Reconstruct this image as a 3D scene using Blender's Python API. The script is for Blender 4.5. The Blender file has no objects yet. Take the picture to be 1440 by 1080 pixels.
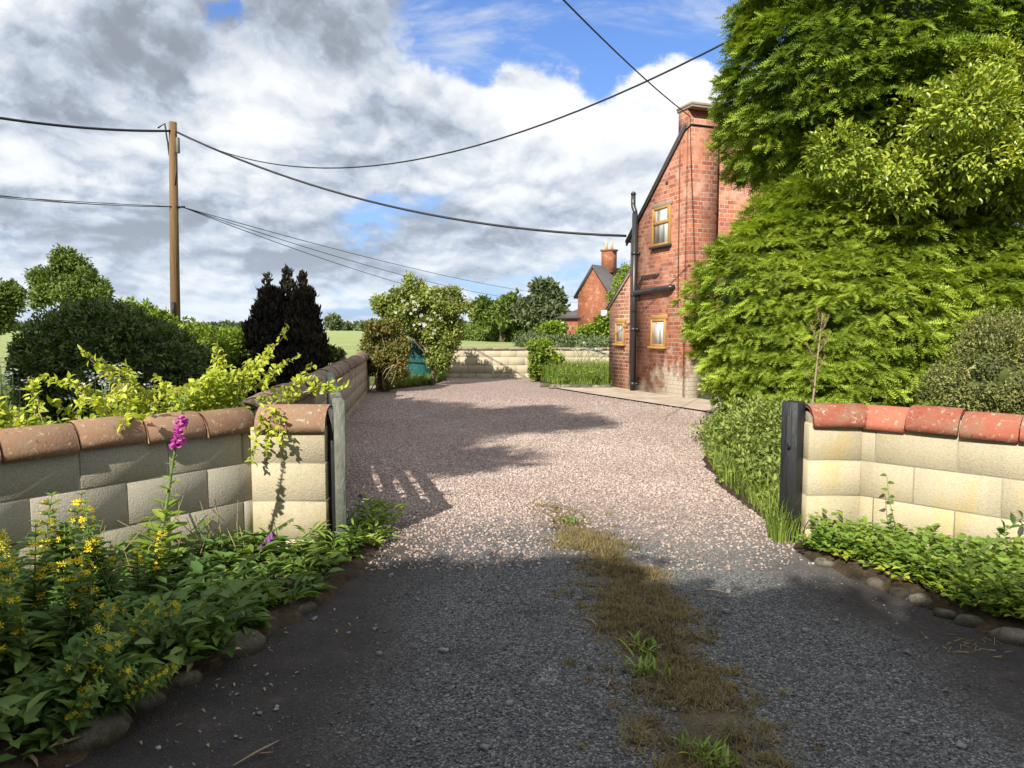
import bpy, math, random
import numpy as np
from mathutils import Vector

R = math.radians
rng = np.random.default_rng(7)
random.seed(7)
SC = bpy.context.scene
COL = SC.collection

# ------------------------------------------------------------------ camera, sky, sun, exposure
H = 1.4
F = 991.0
HORIZON = 462.0
PITCH = math.atan((540 - HORIZON) / F)
cam_d = bpy.data.cameras.new('camera')
cam = bpy.data.objects.new('camera', cam_d)
COL.objects.link(cam)
cam.location = (0, 0, H)
cam.rotation_euler = (R(90) - PITCH, 0, 0)
cam_d.sensor_width = 36.0
cam_d.lens = F / 1440 * 36.0
cam_d.clip_start = 0.05
cam_d.clip_end = 6000
SC.camera = cam
SC.view_settings.view_transform = 'Standard'
SC.view_settings.look = 'None'
SC.view_settings.gamma = 1.0
SC.view_settings.use_curve_mapping = False
SC.view_settings.exposure = 0.8
SC.cycles.use_denoising = True
SC.cycles.max_bounces = 6
SC.cycles.transparent_max_bounces = 6

SUN_AZ = R(27)       # light travels this far to the right of straight ahead
SUN_EL = R(37)
sun_d = bpy.data.lights.new('sun', 'SUN')
sun_d.energy = 4.6
sun_d.angle = R(0.5)
sun_d.color = (1.0, 0.93, 0.80)
sun = bpy.data.objects.new('sun', sun_d)
COL.objects.link(sun)
travel = Vector((math.sin(SUN_AZ) * math.cos(SUN_EL), math.cos(SUN_AZ) * math.cos(SUN_EL), -math.sin(SUN_EL)))
sun.rotation_euler = travel.to_track_quat('-Z', 'Y').to_euler()
sun.location = (-20, -30, 40)


def ray(px, py):
    x = (px - 720) / F
    y = (540 - py) / F
    c, s = math.cos(PITCH), math.sin(PITCH)
    return np.array([x, c + y * s, -s + y * c])


def P(px, py, Y):
    d = ray(px, py)
    return np.array([0, 0, H]) + d * (Y / d[1])


def G(px, py, z=0.0):
    d = ray(px, py)
    return np.array([0, 0, H]) + d * ((z - H) / d[2])


# node helpers: sockets with arithmetic
class S:
    def __init__(s, nt, sock):
        s.nt, s.k = nt, sock

    def _m(s, op, *a, clamp=False):
        n = s.nt.nodes.new('ShaderNodeMath')
        n.operation = op
        n.use_clamp = clamp
        for i, v in enumerate((s,) + a):
            if isinstance(v, S):
                s.nt.links.new(v.k, n.inputs[i])
            else:
                n.inputs[i].default_value = v
        return S(s.nt, n.outputs[0])

    def __add__(s, o): return s._m('ADD', o)
    __radd__ = __add__
    def __sub__(s, o): return s._m('SUBTRACT', o)
    def __rsub__(s, o): return (s * -1.0) + o
    def __mul__(s, o): return s._m('MULTIPLY', o)
    __rmul__ = __mul__
    def __truediv__(s, o): return s._m('DIVIDE', o)
    def pw(s, o): return s._m('POWER', o)
    def mx(s, o): return s._m('MAXIMUM', o)
    def mn(s, o): return s._m('MINIMUM', o)
    def ab(s): return s._m('ABSOLUTE')
    def ex(s): return s._m('EXPONENT')
    def cl(s): return s._m('ADD', 0.0, clamp=True)

    def ss(s, a, b):
        n = s.nt.nodes.new('ShaderNodeMapRange')
        n.interpolation_type = 'SMOOTHSTEP'
        s.nt.links.new(s.k, n.inputs[0])
        n.inputs[1].default_value = a
        n.inputs[2].default_value = b
        n.inputs[3].default_value = 0.0
        n.inputs[4].default_value = 1.0
        return S(s.nt, n.outputs[0])


class NT:
    def __init__(s, nt):
        s.nt = nt

    def n(s, typ, props=None, **inp):
        n = s.nt.nodes.new(typ)
        for k, v in (props or {}).items():
            setattr(n, k, v)
        for k, v in inp.items():
            k = k.replace('_', ' ')
            s.put(n.inputs[k], v)
        return n

    def put(s, sock, v):
        if isinstance(v, S):
            s.nt.links.new(v.k, sock)
        elif isinstance(v, (tuple, list)) and len(v) == 3 and sock.type == 'RGBA':
            sock.default_value = (*v, 1)
        else:
            sock.default_value = v

    def o(s, n, k=0):
        return S(s.nt, n.outputs[k])

    def noise(s, vec=None, scale=5.0, detail=4.0, rough=0.55, dist=0.0, out='Fac'):
        n = s.n('ShaderNodeTexNoise', Scale=scale, Detail=detail, Roughness=rough, Distortion=dist)
        if vec is not None:
            s.nt.links.new(vec.k, n.inputs['Vector'])
        return s.o(n, out)

    def voro(s, vec=None, scale=5.0, out='Distance', feature='F1', rand=1.0):
        n = s.n('ShaderNodeTexVoronoi', {'feature': feature}, Scale=scale, Randomness=rand)
        if vec is not None:
            s.nt.links.new(vec.k, n.inputs['Vector'])
        return s.o(n, out)

    def mix(s, f, a, b, mode='MIX'):
        n = s.nt.nodes.new('ShaderNodeMix')
        n.data_type = 'RGBA'
        n.blend_type = mode
        n.clamp_factor = True
        s.put(n.inputs[0], f)
        s.put(n.inputs[6], a)
        s.put(n.inputs[7], b)
        return S(s.nt, n.outputs[2])

    def ramp(s, f, stops):
        n = s.nt.nodes.new('ShaderNodeValToRGB')
        e = n.color_ramp.elements
        while len(e) < len(stops):
            e.new(0.5)
        for i, (p, c) in enumerate(stops):
            e[i].position = p
            e[i].color = (*c, 1)
        s.nt.links.new(f.k, n.inputs[0])
        return S(s.nt, n.outputs[0])

    def xyz(s, v):
        n = s.n('ShaderNodeSeparateXYZ')
        s.nt.links.new(v.k, n.inputs[0])
        return s.o(n, 0), s.o(n, 1), s.o(n, 2)

    def comb(s, x, y, z):
        n = s.n('ShaderNodeCombineXYZ')
        for i, v in enumerate((x, y, z)):
            s.put(n.inputs[i], v)
        return s.o(n, 0)

    def bump(s, h, strength=0.5, dist=0.01):
        n = s.n('ShaderNodeBump', Strength=strength, Distance=dist)
        s.nt.links.new(h.k, n.inputs['Height'])
        return s.o(n, 0)

    def pos(s):
        return s.o(s.n('ShaderNodeNewGeometry'), 'Position')

    def obj(s):
        return s.o(s.n('ShaderNodeTexCoord'), 'Object')

    def uv(s):
        return s.o(s.n('ShaderNodeTexCoord'), 'UV')

    def attr(s, name='var'):
        return s.o(s.n('ShaderNodeAttribute', {'attribute_name': name}), 'Fac')


# ------------------------------------------------------------------ world: Nishita sky with broken cloud
world = bpy.data.worlds.new('World')
SC.world = world
world.use_nodes = True
wt = NT(world.node_tree)
world.node_tree.nodes.clear()
SKY = 0.10


def build_sky():
    t = wt
    sky = t.n('ShaderNodeTexSky', {'sky_type': 'NISHITA', 'sun_disc': False, 'sun_elevation': SUN_EL,
                                   'sun_rotation': R(180) + SUN_AZ, 'air_density': 1.1, 'dust_density': 0.6, 'ozone_density': 2.5})
    gen = t.o(t.n('ShaderNodeTexCoord'), 'Generated')
    x, y, z = t.xyz(gen)
    zc = z.mx(0.0)
    # cloud plane coordinates: clouds shrink towards the horizon
    k = 1.0 / 1.0
    den = zc + 0.30
    u, v = x / den, y / den
    pl = t.comb(u, v, 0.0)
    ys = y.ab().mx(0.05)
    a, b = x / ys, z / ys            # direction chart about the view ahead

    def blob(px, py, rx, ry):
        d = ray(px, py)
        ca, cb = d[0] / d[1], d[2] / d[1]
        da = (a - ca) * (F / rx)
        db = (b - cb) * (F / ry)
        return ((da * da + db * db) * -1.0).ex()

    warp = t.noise(t.comb(a, b, 0.0), scale=5.0, detail=6, rough=0.6, out='Color')
    wx, wy, _ = t.xyz(warp)
    a0, b0 = a, b
    a = a + (wx - 0.5) * 0.22
    b = b + (wy - 0.5) * 0.22

    # cover: negative where the blue shows
    cov = blob(820, 30, 220, 62) * -0.36 + blob(880, 95, 110, 50) * -0.30 + blob(1040, 20, 90, 60) * -0.35
    cov = cov + blob(590, 35, 70, 60) * -0.32 + blob(690, 60, 60, 50) * -0.16
    cov = cov + blob(930, 130, 110, 75) * 0.36 + blob(960, 200, 120, 80) * 0.3 + blob(760, 110, 120, 40) * 0.12
    cov = cov + blob(120, 70, 260, 110) * 0.3 + blob(470, 30, 110, 60) * 0.28
    cov = cov + blob(300, 25, 40, 30) * -0.35
    cov = cov + blob(530, 305, 80, 22) * -0.15 + blob(780, 380, 70, 35) * -0.16 + blob(100, 440, 160, 14) * -0.2 + blob(640, 400, 120, 14) * -0.16 + blob(850, 130, 30, 30) * -0.2
    n1 = t.noise(pl, scale=1.5, detail=7, rough=0.5, dist=0.2)
    nf = t.noise(t.comb(a0 * 1.0, b0 * 1.6, 1.3), scale=9.0, detail=7, rough=0.6)
    def puff(dv):
        vn = t.n('ShaderNodeTexVoronoi', {'feature': 'F1', 'voronoi_dimensions': '2D'}, Scale=4.2, Detail=4.0, Roughness=0.5)
        vn.inputs['Lacunarity'].default_value = 2.1
        t.nt.links.new(t.comb(u * 1.0 + (wx - 0.5) * 0.25, v * 0.8 + dv + (wy - 0.5) * 0.25, 0.7).k, vn.inputs['Vector'])
        return t.o(vn, 'Distance')
    pf = puff(0.0)
    pemb = (puff(0.045) - pf) * 1.0
    m = n1 + cov + 0.19 + (0.50 - pf) * 0.15
    alpha = (m + (nf - 0.5) * 0.12 - (zc * -7.0).ex() * 0.05).ss(0.40, 0.56)
    # thick, shaded undersides
    dark = blob(150, 60, 230, 110) * 1.0 + blob(270, 110, 70, 60) * 0.5 + blob(480, 20, 110, 70) * 0.75 + blob(590, 200, 110, 75) * 0.5
    dark = dark + blob(120, 290, 260, 60) * 0.75 + blob(420, 320, 230, 60) * 0.65 + blob(880, 190, 60, 50) * 0.35
    dark = dark + blob(260, 370, 420, 22) * 0.35 + blob(690, 330, 220, 35) * 0.35 + blob(640, 390, 160, 22) * 0.3
    dark = dark + blob(60, 190, 90, 40) * -0.3 + blob(110, 240, 80, 30) * -0.45 + blob(930, 150, 100, 60) * -0.8
    dark = dark + blob(370, 130, 60, 100) * -0.5 + blob(740, 150, 90, 50) * -0.3 + blob(350, 285, 60, 30) * -0.3
    n2 = t.noise(t.comb(u, v * 0.8, 3.7), scale=1.9, detail=7, rough=0.5, dist=0.2)
    n3 = t.noise(t.comb(u, v * 0.8 + 0.1, 3.7), scale=1.9, detail=7, rough=0.5, dist=0.2)
    emb = (n2 - n3) * 1.8                    # lit tops against shaded bases
    sh = (dark * 0.78 + (n2 - 0.5) * 0.95 + emb * 0.7 + (pf - 0.50) * 0.22 - pemb * 0.65 + (nf - 0.5) * 0.55 + 0.13)
    shade = sh.ss(-0.12, 1.15)
    cl = t.ramp(shade, [(0.0, (5.9, 6.0, 6.1)), (0.35, (4.5, 4.75, 5.1)), (0.7, (3.1, 3.5, 4.15)), (1.0, (1.8, 2.0, 2.35))])
    low = (zc * -9.0).ex()
    cl = t.mix(low * 0.6, cl, (4.0, 4.8, 5.8))
    skyc = t.mix(1.0, t.o(sky, 0), (0.50, 0.72, 1.12), 'MULTIPLY')
    skyc = t.mix((zc * -5.0).ex() * 0.85, skyc, (2.7, 3.6, 4.9))
    ws = t.noise(t.comb(a0 * 1.0 + b0 * 0.5, b0 * 2.2, 2.2), scale=4.0, detail=8, rough=0.62, dist=0.5)
    skyc = t.mix(ws.ss(0.48, 0.74) * 0.7, skyc, (4.6, 4.9, 5.3))
    colr = t.mix(alpha, skyc, cl)
    bg = t.n('ShaderNodeBackground', Strength=SKY)
    t.nt.links.new(colr.k, bg.inputs[0])
    out = t.n('ShaderNodeOutputWorld')
    t.nt.links.new(bg.outputs[0], out.inputs[0])


build_sky()

# ------------------------------------------------------------------ mesh helpers
def tag(o, label=None, cat=None, group=None, kind=None):
    if label: o['label'] = label
    if cat: o['category'] = cat
    if group: o['group'] = group
    if kind: o['kind'] = kind
    return o


def thing(name, label, cat, loc=(0, 0, 0), rz=0.0, group=None):
    o = bpy.data.objects.new(name, None)
    o.empty_display_size = 0.2
    COL.objects.link(o)
    o.location = tuple(float(c) for c in loc)
    o.rotation_euler = (0, 0, rz)
    return tag(o, label, cat, group)


def nrm(v):
    v = np.asarray(v, float)
    return v / np.maximum(np.linalg.norm(v, axis=-1, keepdims=True), 1e-9)


class MB:
    """collects vertices and faces; build() links them as one mesh object"""
    def __init__(s):
        s.V, s.Fc, s.var, s.n = [], [], [], 0

    def add(s, V, faces, var=0.5):
        V = np.asarray(V, float).reshape(-1, 3)
        for f in faces:
            f = np.asarray(f, int)
            if f.size:
                s.Fc.append(f.reshape(-1, f.shape[-1]) + s.n)
        s.V.append(V)
        s.var.append(np.broadcast_to(np.asarray(var, float), (len(V),)))
        s.n += len(V)
        return s

    def box(s, c, size, rz=0.0, ch=0.0, var=0.5, jit=0.0):
        c = np.asarray(c, float)
        h = np.asarray(size, float) / 2
        ch = min(ch, h.min() * 0.8)
        sg = np.array([(i, j, k) for i in (-1, 1) for j in (-1, 1) for k in (-1, 1)], float)
        if ch <= 0:
            V = sg * h
            Fq = [[0, 1, 3, 2], [4, 6, 7, 5], [0, 4, 5, 1], [2, 3, 7, 6], [0, 2, 6, 4], [1, 5, 7, 3]]
            Ft = []
        else:
            V = np.concatenate([sg * (h - np.array([0, ch, ch])), sg * (h - np.array([ch, 0, ch])), sg * (h - np.array([ch, ch, 0]))])
            X, Y, Z = (lambda i: i), (lambda i: i + 8), (lambda i: i + 16)
            Fq = [[0, 1, 3, 2], [4, 6, 7, 5], [8 + 0, 8 + 4, 8 + 5, 8 + 1], [8 + 2, 8 + 3, 8 + 7, 8 + 6],
                  [16 + 0, 16 + 2, 16 + 6, 16 + 4], [16 + 1, 16 + 5, 16 + 7, 16 + 3]]
            idx = {tuple(sg[i].astype(int)): i for i in range(8)}
            for a in (-1, 1):
                for b in (-1, 1):
                    i0, i1 = idx[(a, b, -1)], idx[(a, b, 1)]
                    q = [X(i0), X(i1), Y(i1), Y(i0)]
                    Fq.append(q if a * b < 0 else q[::-1])
                    i0, i1 = idx[(a, -1, b)], idx[(a, 1, b)]
                    q = [X(i0), X(i1), Z(i1), Z(i0)]
                    Fq.append(q if a * b > 0 else q[::-1])
                    i0, i1 = idx[(-1, a, b)], idx[(1, a, b)]
                    q = [Y(i0), Y(i1), Z(i1), Z(i0)]
                    Fq.append(q if a * b < 0 else q[::-1])
            Ft = []
            for i in range(8):
                t = [X(i), Y(i), Z(i)]
                Ft.append(t if np.prod(sg[i]) > 0 else t[::-1])
        if jit:
            V = V + rng.normal(0, jit, V.shape)
        ca, sa = math.cos(rz), math.sin(rz)
        V = V @ np.array([[ca, sa, 0], [-sa, ca, 0], [0, 0, 1]]) + c
        return s.add(V, [Fq] + ([Ft] if Ft else []), var)

    def tube(s, pts, rad, n=8, caps=True, var=0.5):
        pts = np.asarray(pts, float)
        k = len(pts)
        rad = np.broadcast_to(np.asarray(rad, float), (k,))
        T = nrm(np.gradient(pts, axis=0))
        up = np.array([0, 0, 1.0]) if abs(T[0][2]) < 0.9 else np.array([1.0, 0, 0])
        A = nrm(np.cross(T, up))
        B = np.cross(T, A)
        th = np.linspace(0, 2 * math.pi, n, endpoint=False)
        V = pts[:, None] + rad[:, None, None] * (A[:, None] * np.cos(th)[None, :, None] + B[:, None] * np.sin(th)[None, :, None])
        V = V.reshape(-1, 3)
        i = np.arange(k - 1)[:, None] * n
        j = np.arange(n)[None]
        j2 = (j + 1) % n
        q = np.stack([i + j, i + j2, i + n + j2, i + n + j], -1).reshape(-1, 4)[:, ::-1]
        fs = [q]
        if caps and n >= 3:
            V = np.concatenate([V, pts[:1], pts[-1:]])
            b = k * n
            e = (k - 1) * n
            t = [[(x + 1) % n, x, b][::-1] for x in range(n)] + [[e + x, e + (x + 1) % n, b + 1][::-1] for x in range(n)]
            fs.append(t)
        return s.add(V, fs, var)

    def prism(s, poly, axis_vec, var=0.5):
        """poly: list of 3-D points (a planar ring); extruded along axis_vec"""
        p = np.asarray(poly, float)
        k = len(p)
        V = np.concatenate([p, p + np.asarray(axis_vec, float)])
        q = [[i, (i + 1) % k, k + (i + 1) % k, k + i] for i in range(k)]
        s.add(V, [q], var)
        s.ngons = getattr(s, 'ngons', [])
        b = s.n - 2 * k
        s.ngons += [[b + i for i in range(k)][::-1], [b + k + i for i in range(k)]]
        return s

    def build(s, name, mat, parent=None, smooth=False, uv=False, shift=None):
        V = np.concatenate(s.V)
        if shift is not None:
            V = V - np.asarray(shift, float)
        faces = list(s.Fc)
        for g in getattr(s, 'ngons', []):
            faces.append(np.array([g]))
        me = bpy.data.meshes.new(name)
        me.vertices.add(len(V))
        me.vertices.foreach_set('co', V.astype(np.float32).ravel())
        tot = np.concatenate([np.full(len(f), f.shape[1]) for f in faces])
        li = np.concatenate([f.ravel() for f in faces])
        me.loops.add(len(li))
        me.loops.foreach_set('vertex_index', li.astype(np.int32))
        me.polygons.add(len(tot))
        st = np.concatenate([[0], np.cumsum(tot)[:-1]])
        me.polygons.foreach_set('loop_start', st.astype(np.int32))
        me.polygons.foreach_set('loop_total', tot.astype(np.int32))
        if smooth:
            me.polygons.foreach_set('use_smooth', np.ones(len(tot), bool))
        at = me.attributes.new('var', 'FLOAT', 'POINT')
        at.data.foreach_set('value', np.concatenate(s.var).astype(np.float32))
        me.update(calc_edges=True)
        me.validate()
        if uv:
            nl = len(me.polygons)
            pn = np.empty(nl * 3, np.float32)
            me.polygons.foreach_get('normal', pn)
            pn = np.abs(pn.reshape(-1, 3))
            lv = np.empty(len(me.loops), np.int32)
            me.loops.foreach_get('vertex_index', lv)
            lt = np.empty(nl, np.int32)
            me.polygons.foreach_get('loop_total', lt)
            ax = np.repeat(pn.argmax(1), lt)
            C = V[lv]
            uu = np.where(ax == 0, C[:, 1], C[:, 0])
            vv = np.where(ax == 2, C[:, 1], C[:, 2])
            l = me.uv_layers.new(name='UVMap')
            l.data.foreach_set('uv', np.stack([uu, vv], 1).astype(np.float32).ravel())
        me.materials.append(mat)
        o = bpy.data.objects.new(name, me)
        COL.objects.link(o)
        if parent is not None:
            o.parent = parent
        return o


# leaf templates: (along, across, height) vertices and faces
def fc(*f):
    tri = [x for x in f if len(x) == 3]
    qd = [x for x in f if len(x) == 4]
    return [np.array(g) for g in (tri, qd) if g]


T_DIA = (np.array([(0, 0, 0), (.45, -.5, .1), (1, 0, -.12), (.45, .5, .1)]), fc((0, 1, 2), (0, 2, 3)))
T_LEAF = (np.array([(0, 0, 0), (.33, 0, -.05), (.7, 0, -.1), (1, 0, -.22), (.28, -.46, .06), (.65, -.36, .0), (.28, .46, .06), (.65, .36, .0)]),
          fc((0, 4, 1), (0, 1, 6), (5, 3, 2), (2, 3, 7), (4, 5, 2, 1), (1, 2, 7, 6)))
T_BLADE = (np.array([(0, -.5, 0), (0, .5, 0), (.35, -.42, .06), (.35, .42, .06), (.7, -.3, -.0), (.7, .3, -.0), (1, 0, -.16)]),
           fc((0, 1, 3, 2), (2, 3, 5, 4), (4, 5, 6)))


def spray_template(n=7, ln=0.42, w=0.085):
    V, Fq = [], []
    for i in range(n):
        t = 0.08 + 0.86 * i / (n - 1)
        l = ln * (1 - 0.55 * t) * (0.75 + 0.25 * min(1, t * 4))
        z = -0.30 * t * t
        for sg in (-1, 1):
            b = len(V)
            V += [(t - w / 2, 0, z), (t + w / 2, 0, z), (t + 0.14, sg * l, z + 0.05)]
            Fq.append((b, b + 1, b + 2) if sg > 0 else (b + 1, b, b + 2))
    b = len(V)
    V += [(0, -.03, 0), (0, .03, 0), (.5, 0, -.075)]
    Fq.append((b, b + 1, b + 2))
    b = len(V)
    V += [(.5, -.03, -.075), (.5, .03, -.075), (1.08, 0, -.34)]
    Fq.append((b, b + 1, b + 2))
    return np.array(V), fc(*Fq)


T_SPRAY = spray_template(5, 0.46, 0.17)


def flower_template(n=5, w=.34, cup=.25):
    V, Fq = [(0, 0, 0)], []
    for i in range(n):
        a = 2 * math.pi * i / n
        for da, r, z in ((-w, .6, cup * .5), (0, 1, cup), (w, .6, cup * .5)):
            V.append((z, r * math.cos(a + da), r * math.sin(a + da)))
        b = 1 + 3 * i
        Fq += [(0, b, b + 1), (0, b + 1, b + 2)]
    return np.array(V, float), fc(*Fq)


T_FLOWER = flower_template()


def leaves(mb, Pt, D, N, L, W, tmpl, var=None):
    """one template per point: D along the leaf, N its upper side, L length, W width"""
    Pt = np.asarray(Pt, float)
    n = len(Pt)
    if n == 0:
        return mb
    D = nrm(D)
    N = np.broadcast_to(np.asarray(N, float), Pt.shape)
    N = nrm(N - (N * D).sum(1, keepdims=True) * D + 1e-6)
    Rt = np.cross(N, D)
    L = np.broadcast_to(np.asarray(L, float), (n,))
    W = np.broadcast_to(np.asarray(W, float), (n,))
    tv, tf = tmpl
    k = len(tv)
    V = (Pt[:, None] + D[:, None] * (tv[None, :, 0:1] * L[:, None, None]) + Rt[:, None] * (tv[None, :, 1:2] * W[:, None, None])
         + N[:, None] * (tv[None, :, 2:3] * L[:, None, None]))
    off = (np.arange(n) * k)[:, None, None]
    fs = [(f[None] + off).reshape(-1, f.shape[1]) for f in tf]
    if var is None:
        var = rng.random(n)
    mb.add(V.reshape(-1, 3), fs, np.repeat(np.broadcast_to(var, (n,)), k))
    return mb


def rdir(n):
    return nrm(rng.normal(size=(n, 3)))


_K = rng.normal(size=(14, 3))
_PH = rng.random(14) * 6.28


def wob(p, f=1.0):
    """smooth pseudo-noise in about -1..1"""
    return np.sin((p * f) @ _K.T * 1.0 + _PH).mean(-1) * 2.2


def crown_pts(blobs, n, shell=0.3, amp=0.16, freq=1.6, zmin=None, keep_in=0.8):
    """points in the outer shell of a union of ellipsoids, with outward normals"""
    C = np.array([b[0] for b in blobs], float)
    Rr = np.array([b[1] if np.ndim(b[1]) else (b[1],) * 3 for b in blobs], float)
    w = (Rr.prod(1)) ** (2 / 3)
    out_p, out_n, got = [], [], 0
    while got < n:
        m = int((n - got) * 1.8) + 64
        b = rng.choice(len(C), m, p=w / w.sum())
        u = rdir(m)
        r = (1 - shell * rng.random(m) ** 1.6)
        p0 = C[b] + u * Rr[b]
        r = r * (1 + amp * wob(p0, freq))
        p = C[b] + u * Rr[b] * r[:, None]
        d = np.linalg.norm((p[:, None] - C[None]) / Rr[None], axis=2)
        d[np.arange(m), b] = 9
        ok = d.min(1) > keep_in
        if zmin is not None:
            ok &= p[:, 2] > zmin
        nn = nrm(u / Rr[b])
        out_p.append(p[ok])
        out_n.append(nn[ok])
        got += ok.sum()
    return np.concatenate(out_p)[:n], np.concatenate(out_n)[:n]


def crown(mb, blobs, tufts, per, L, W=None, tmpl=T_DIA, tuft_r=0.15, shell=0.3, amp=0.16, freq=1.6, out=0.7, up=0.25, droop=0.0,
          zmin=None, keep_in=0.8, flat=0.5, lvar=0.3):
    p, nn = crown_pts(blobs, tufts, shell, amp, freq, zmin, keep_in)
    tv = rng.random(tufts)
    m = tufts * per
    c = np.repeat(p, per, 0)
    no = np.repeat(nn, per, 0)
    off = rdir(m) * (rng.random((m, 1)) ** 0.6) * tuft_r
    D = nrm(no * out + rdir(m) * 0.75 + np.array([0, 0, up - droop]))
    N = nrm(no * (1 - flat) + np.array([0, 0, 1.0]) * flat + rdir(m) * 0.35)
    l = L * (1 - lvar / 2 + lvar * rng.random(m))
    var = np.clip(0.55 * np.repeat(tv, per) + 0.45 * rng.random(m), 0, 1)
    leaves(mb, c + off, D, N, l, (W if W else L * 0.55) * l / L, tmpl, var)
    return mb


def core(mb, blobs, f=0.72):
    """leafy inner mass, so that a dense crown is not see-through"""
    n1, n2 = 14, 9
    th = np.linspace(0, 2 * math.pi, n1, endpoint=False)
    ph = np.linspace(0.02, math.pi - 0.02, n2)
    U = np.array([(math.sin(b) * math.cos(a), math.sin(b) * math.sin(a), math.cos(b)) for b in ph for a in th])
    q = [[i * n1 + j, (i + 1) * n1 + j, (i + 1) * n1 + (j + 1) % n1, i * n1 + (j + 1) % n1] for i in range(n2 - 1) for j in range(n1)]
    for c, r in blobs:
        r = np.array(r if np.ndim(r) else (r,) * 3, float)
        V = A_(c) + U * r * f * (1 + .12 * wob(U * 3 + A_(c), 1.5))[:, None]
        V[:, 2] = np.maximum(V[:, 2], 0.03)
        mb.add(V, [q], 0.0)
    return mb


def A_(v):
    return np.asarray(v, float)


def yew(mb, blobs, boughs, per, L, amp=0.1, freq=2.2, shell=0.16, zmin=None, size=0.24, keep_in=0.85, push=0.16):
    """clipped yew: boughs of layered, drooping flat sprays with dark gaps between them"""
    p, nn = crown_pts(blobs, boughs, shell, amp, freq, zmin, keep_in)
    p = p + nn * (rng.random((boughs, 1)) * push)
    tv = rng.random(boughs)
    m = boughs * per
    no = np.repeat(nn, per, 0)
    side = nrm(np.cross(no, np.array([0, 0, 1.0])) + 1e-4)
    outw = nrm(no * np.array([1, 1, 0.30]) + 1e-4)
    k = rng.uniform(-1, 1, (m, 1))
    d = rng.random((m, 1))
    sz = np.repeat(0.7 + 0.6 * rng.random(boughs), per)[:, None] * size
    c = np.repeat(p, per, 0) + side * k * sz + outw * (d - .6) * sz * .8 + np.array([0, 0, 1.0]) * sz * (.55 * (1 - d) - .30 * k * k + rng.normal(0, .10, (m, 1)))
    D = nrm(outw * 0.8 + side * k * 0.8 + rdir(m) * 0.5 + np.array([0, 0, -0.06]))
    N = nrm(np.array([0, 0, 0.85]) + no * 0.95 + rdir(m) * 0.4)
    l = L * (0.7 + 0.6 * rng.random(m))
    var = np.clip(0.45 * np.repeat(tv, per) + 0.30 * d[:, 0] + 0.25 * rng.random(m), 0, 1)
    leaves(mb, c, D, N, l, l * 0.85, T_SPRAY, var)
    return mb


def split_blobs(B, n=5, f=.5, out=.75):
    """break each crown mass into smaller irregular ones"""
    R_ = []
    for c, r in B:
        r = np.array(r if np.ndim(r) else (r,) * 3, float)
        for u in rdir(n):
            R_.append((A_(c) + u * r * out * rng.uniform(.5, 1.1), tuple(r * f * rng.uniform(.65, 1.25))))
    return R_


def limb(mb, a, b, r0, r1, n=6, bend=0.12, seg=5):
    a, b = np.asarray(a, float), np.asarray(b, float)
    t = np.linspace(0, 1, seg)[:, None]
    p = a + (b - a) * t
    off = rng.normal(0, bend, 3) * np.linalg.norm(b - a)
    p = p + off * (np.sin(t * math.pi))
    mb.tube(p, r0 + (r1 - r0) * t[:, 0], n)
    return p


def arc(a, b, sag, n=24):
    a, b = np.asarray(a, float), np.asarray(b, float)
    t = np.linspace(0, 1, n)[:, None]
    p = a + (b - a) * t
    p[:, 2] -= (4 * sag * t * (1 - t))[:, 0]
    return p


# ------------------------------------------------------------------ materials
def newmat(name):
    m = bpy.data.materials.new(name)
    m.use_nodes = True
    m.node_tree.nodes.clear()
    return m, NT(m.node_tree)


def finish(t, sh, disp=None):
    out = t.n('ShaderNodeOutputMaterial')
    t.nt.links.new(sh.outputs[0] if hasattr(sh, 'outputs') else sh.k, out.inputs[0])


def pbr(t, col, rough=0.8, normal=None, spec=0.3, metal=0.0):
    n = t.n('ShaderNodeBsdfPrincipled')
    t.put(n.inputs['Base Color'], col)
    t.put(n.inputs['Roughness'], rough)
    t.put(n.inputs['Specular IOR Level'], spec)
    n.inputs['Metallic'].default_value = metal
    if normal is not None:
        t.nt.links.new(normal.k, n.inputs['Normal'])
    return n


def leafmat(name, stops, trans=0.3, rough=0.5, spec=0.25, nscale=1.2, tint=(1.25, 1.2, 0.5)):
    """stops: 3-4 colours from old dark leaves to young bright ones, picked per leaf"""
    m, t = newmat(name)
    v = t.attr()
    nz = t.noise(t.pos(), scale=nscale, detail=3)
    f = (v * 0.75 + (nz - 0.5) * 0.9 + 0.12).cl()
    k = len(stops)
    col = t.ramp(f, [(i / (k - 1), c) for i, c in enumerate(stops)])
    b = pbr(t, col, rough, spec=spec)
    tr = t.n('ShaderNodeBsdfTranslucent')
    t.put(tr.inputs[0], t.mix(1.0, col, tint, 'MULTIPLY'))
    mx = t.n('ShaderNodeMixShader')
    mx.inputs[0].default_value = trans
    t.nt.links.new(b.outputs[0], mx.inputs[1])
    t.nt.links.new(tr.outputs[0], mx.inputs[2])
    finish(t, mx)
    return m


def plain(name, c1, c2, scale=8.0, rough=0.7, bump=0.2, bscale=40.0, spec=0.3, metal=0.0, detail=5, bdist=0.01, stretch=None):
    m, t = newmat(name)
    p = t.obj()
    if stretch:
        x, y, z = t.xyz(p)
        p = t.comb(x * stretch[0], y * stretch[1], z * stretch[2])
    nz = t.noise(p, scale=scale, detail=detail, rough=0.6)
    nv = (nz * 0.8 + t.attr() * 0.5 - 0.2).ss(0.15, 0.85)
    col = t.mix(nv, c1, c2)
    bn = t.bump(t.noise(p, scale=bscale, detail=5, rough=0.6), bump, bdist)
    finish(t, pbr(t, col, rough, bn, spec, metal))
    return m


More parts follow.
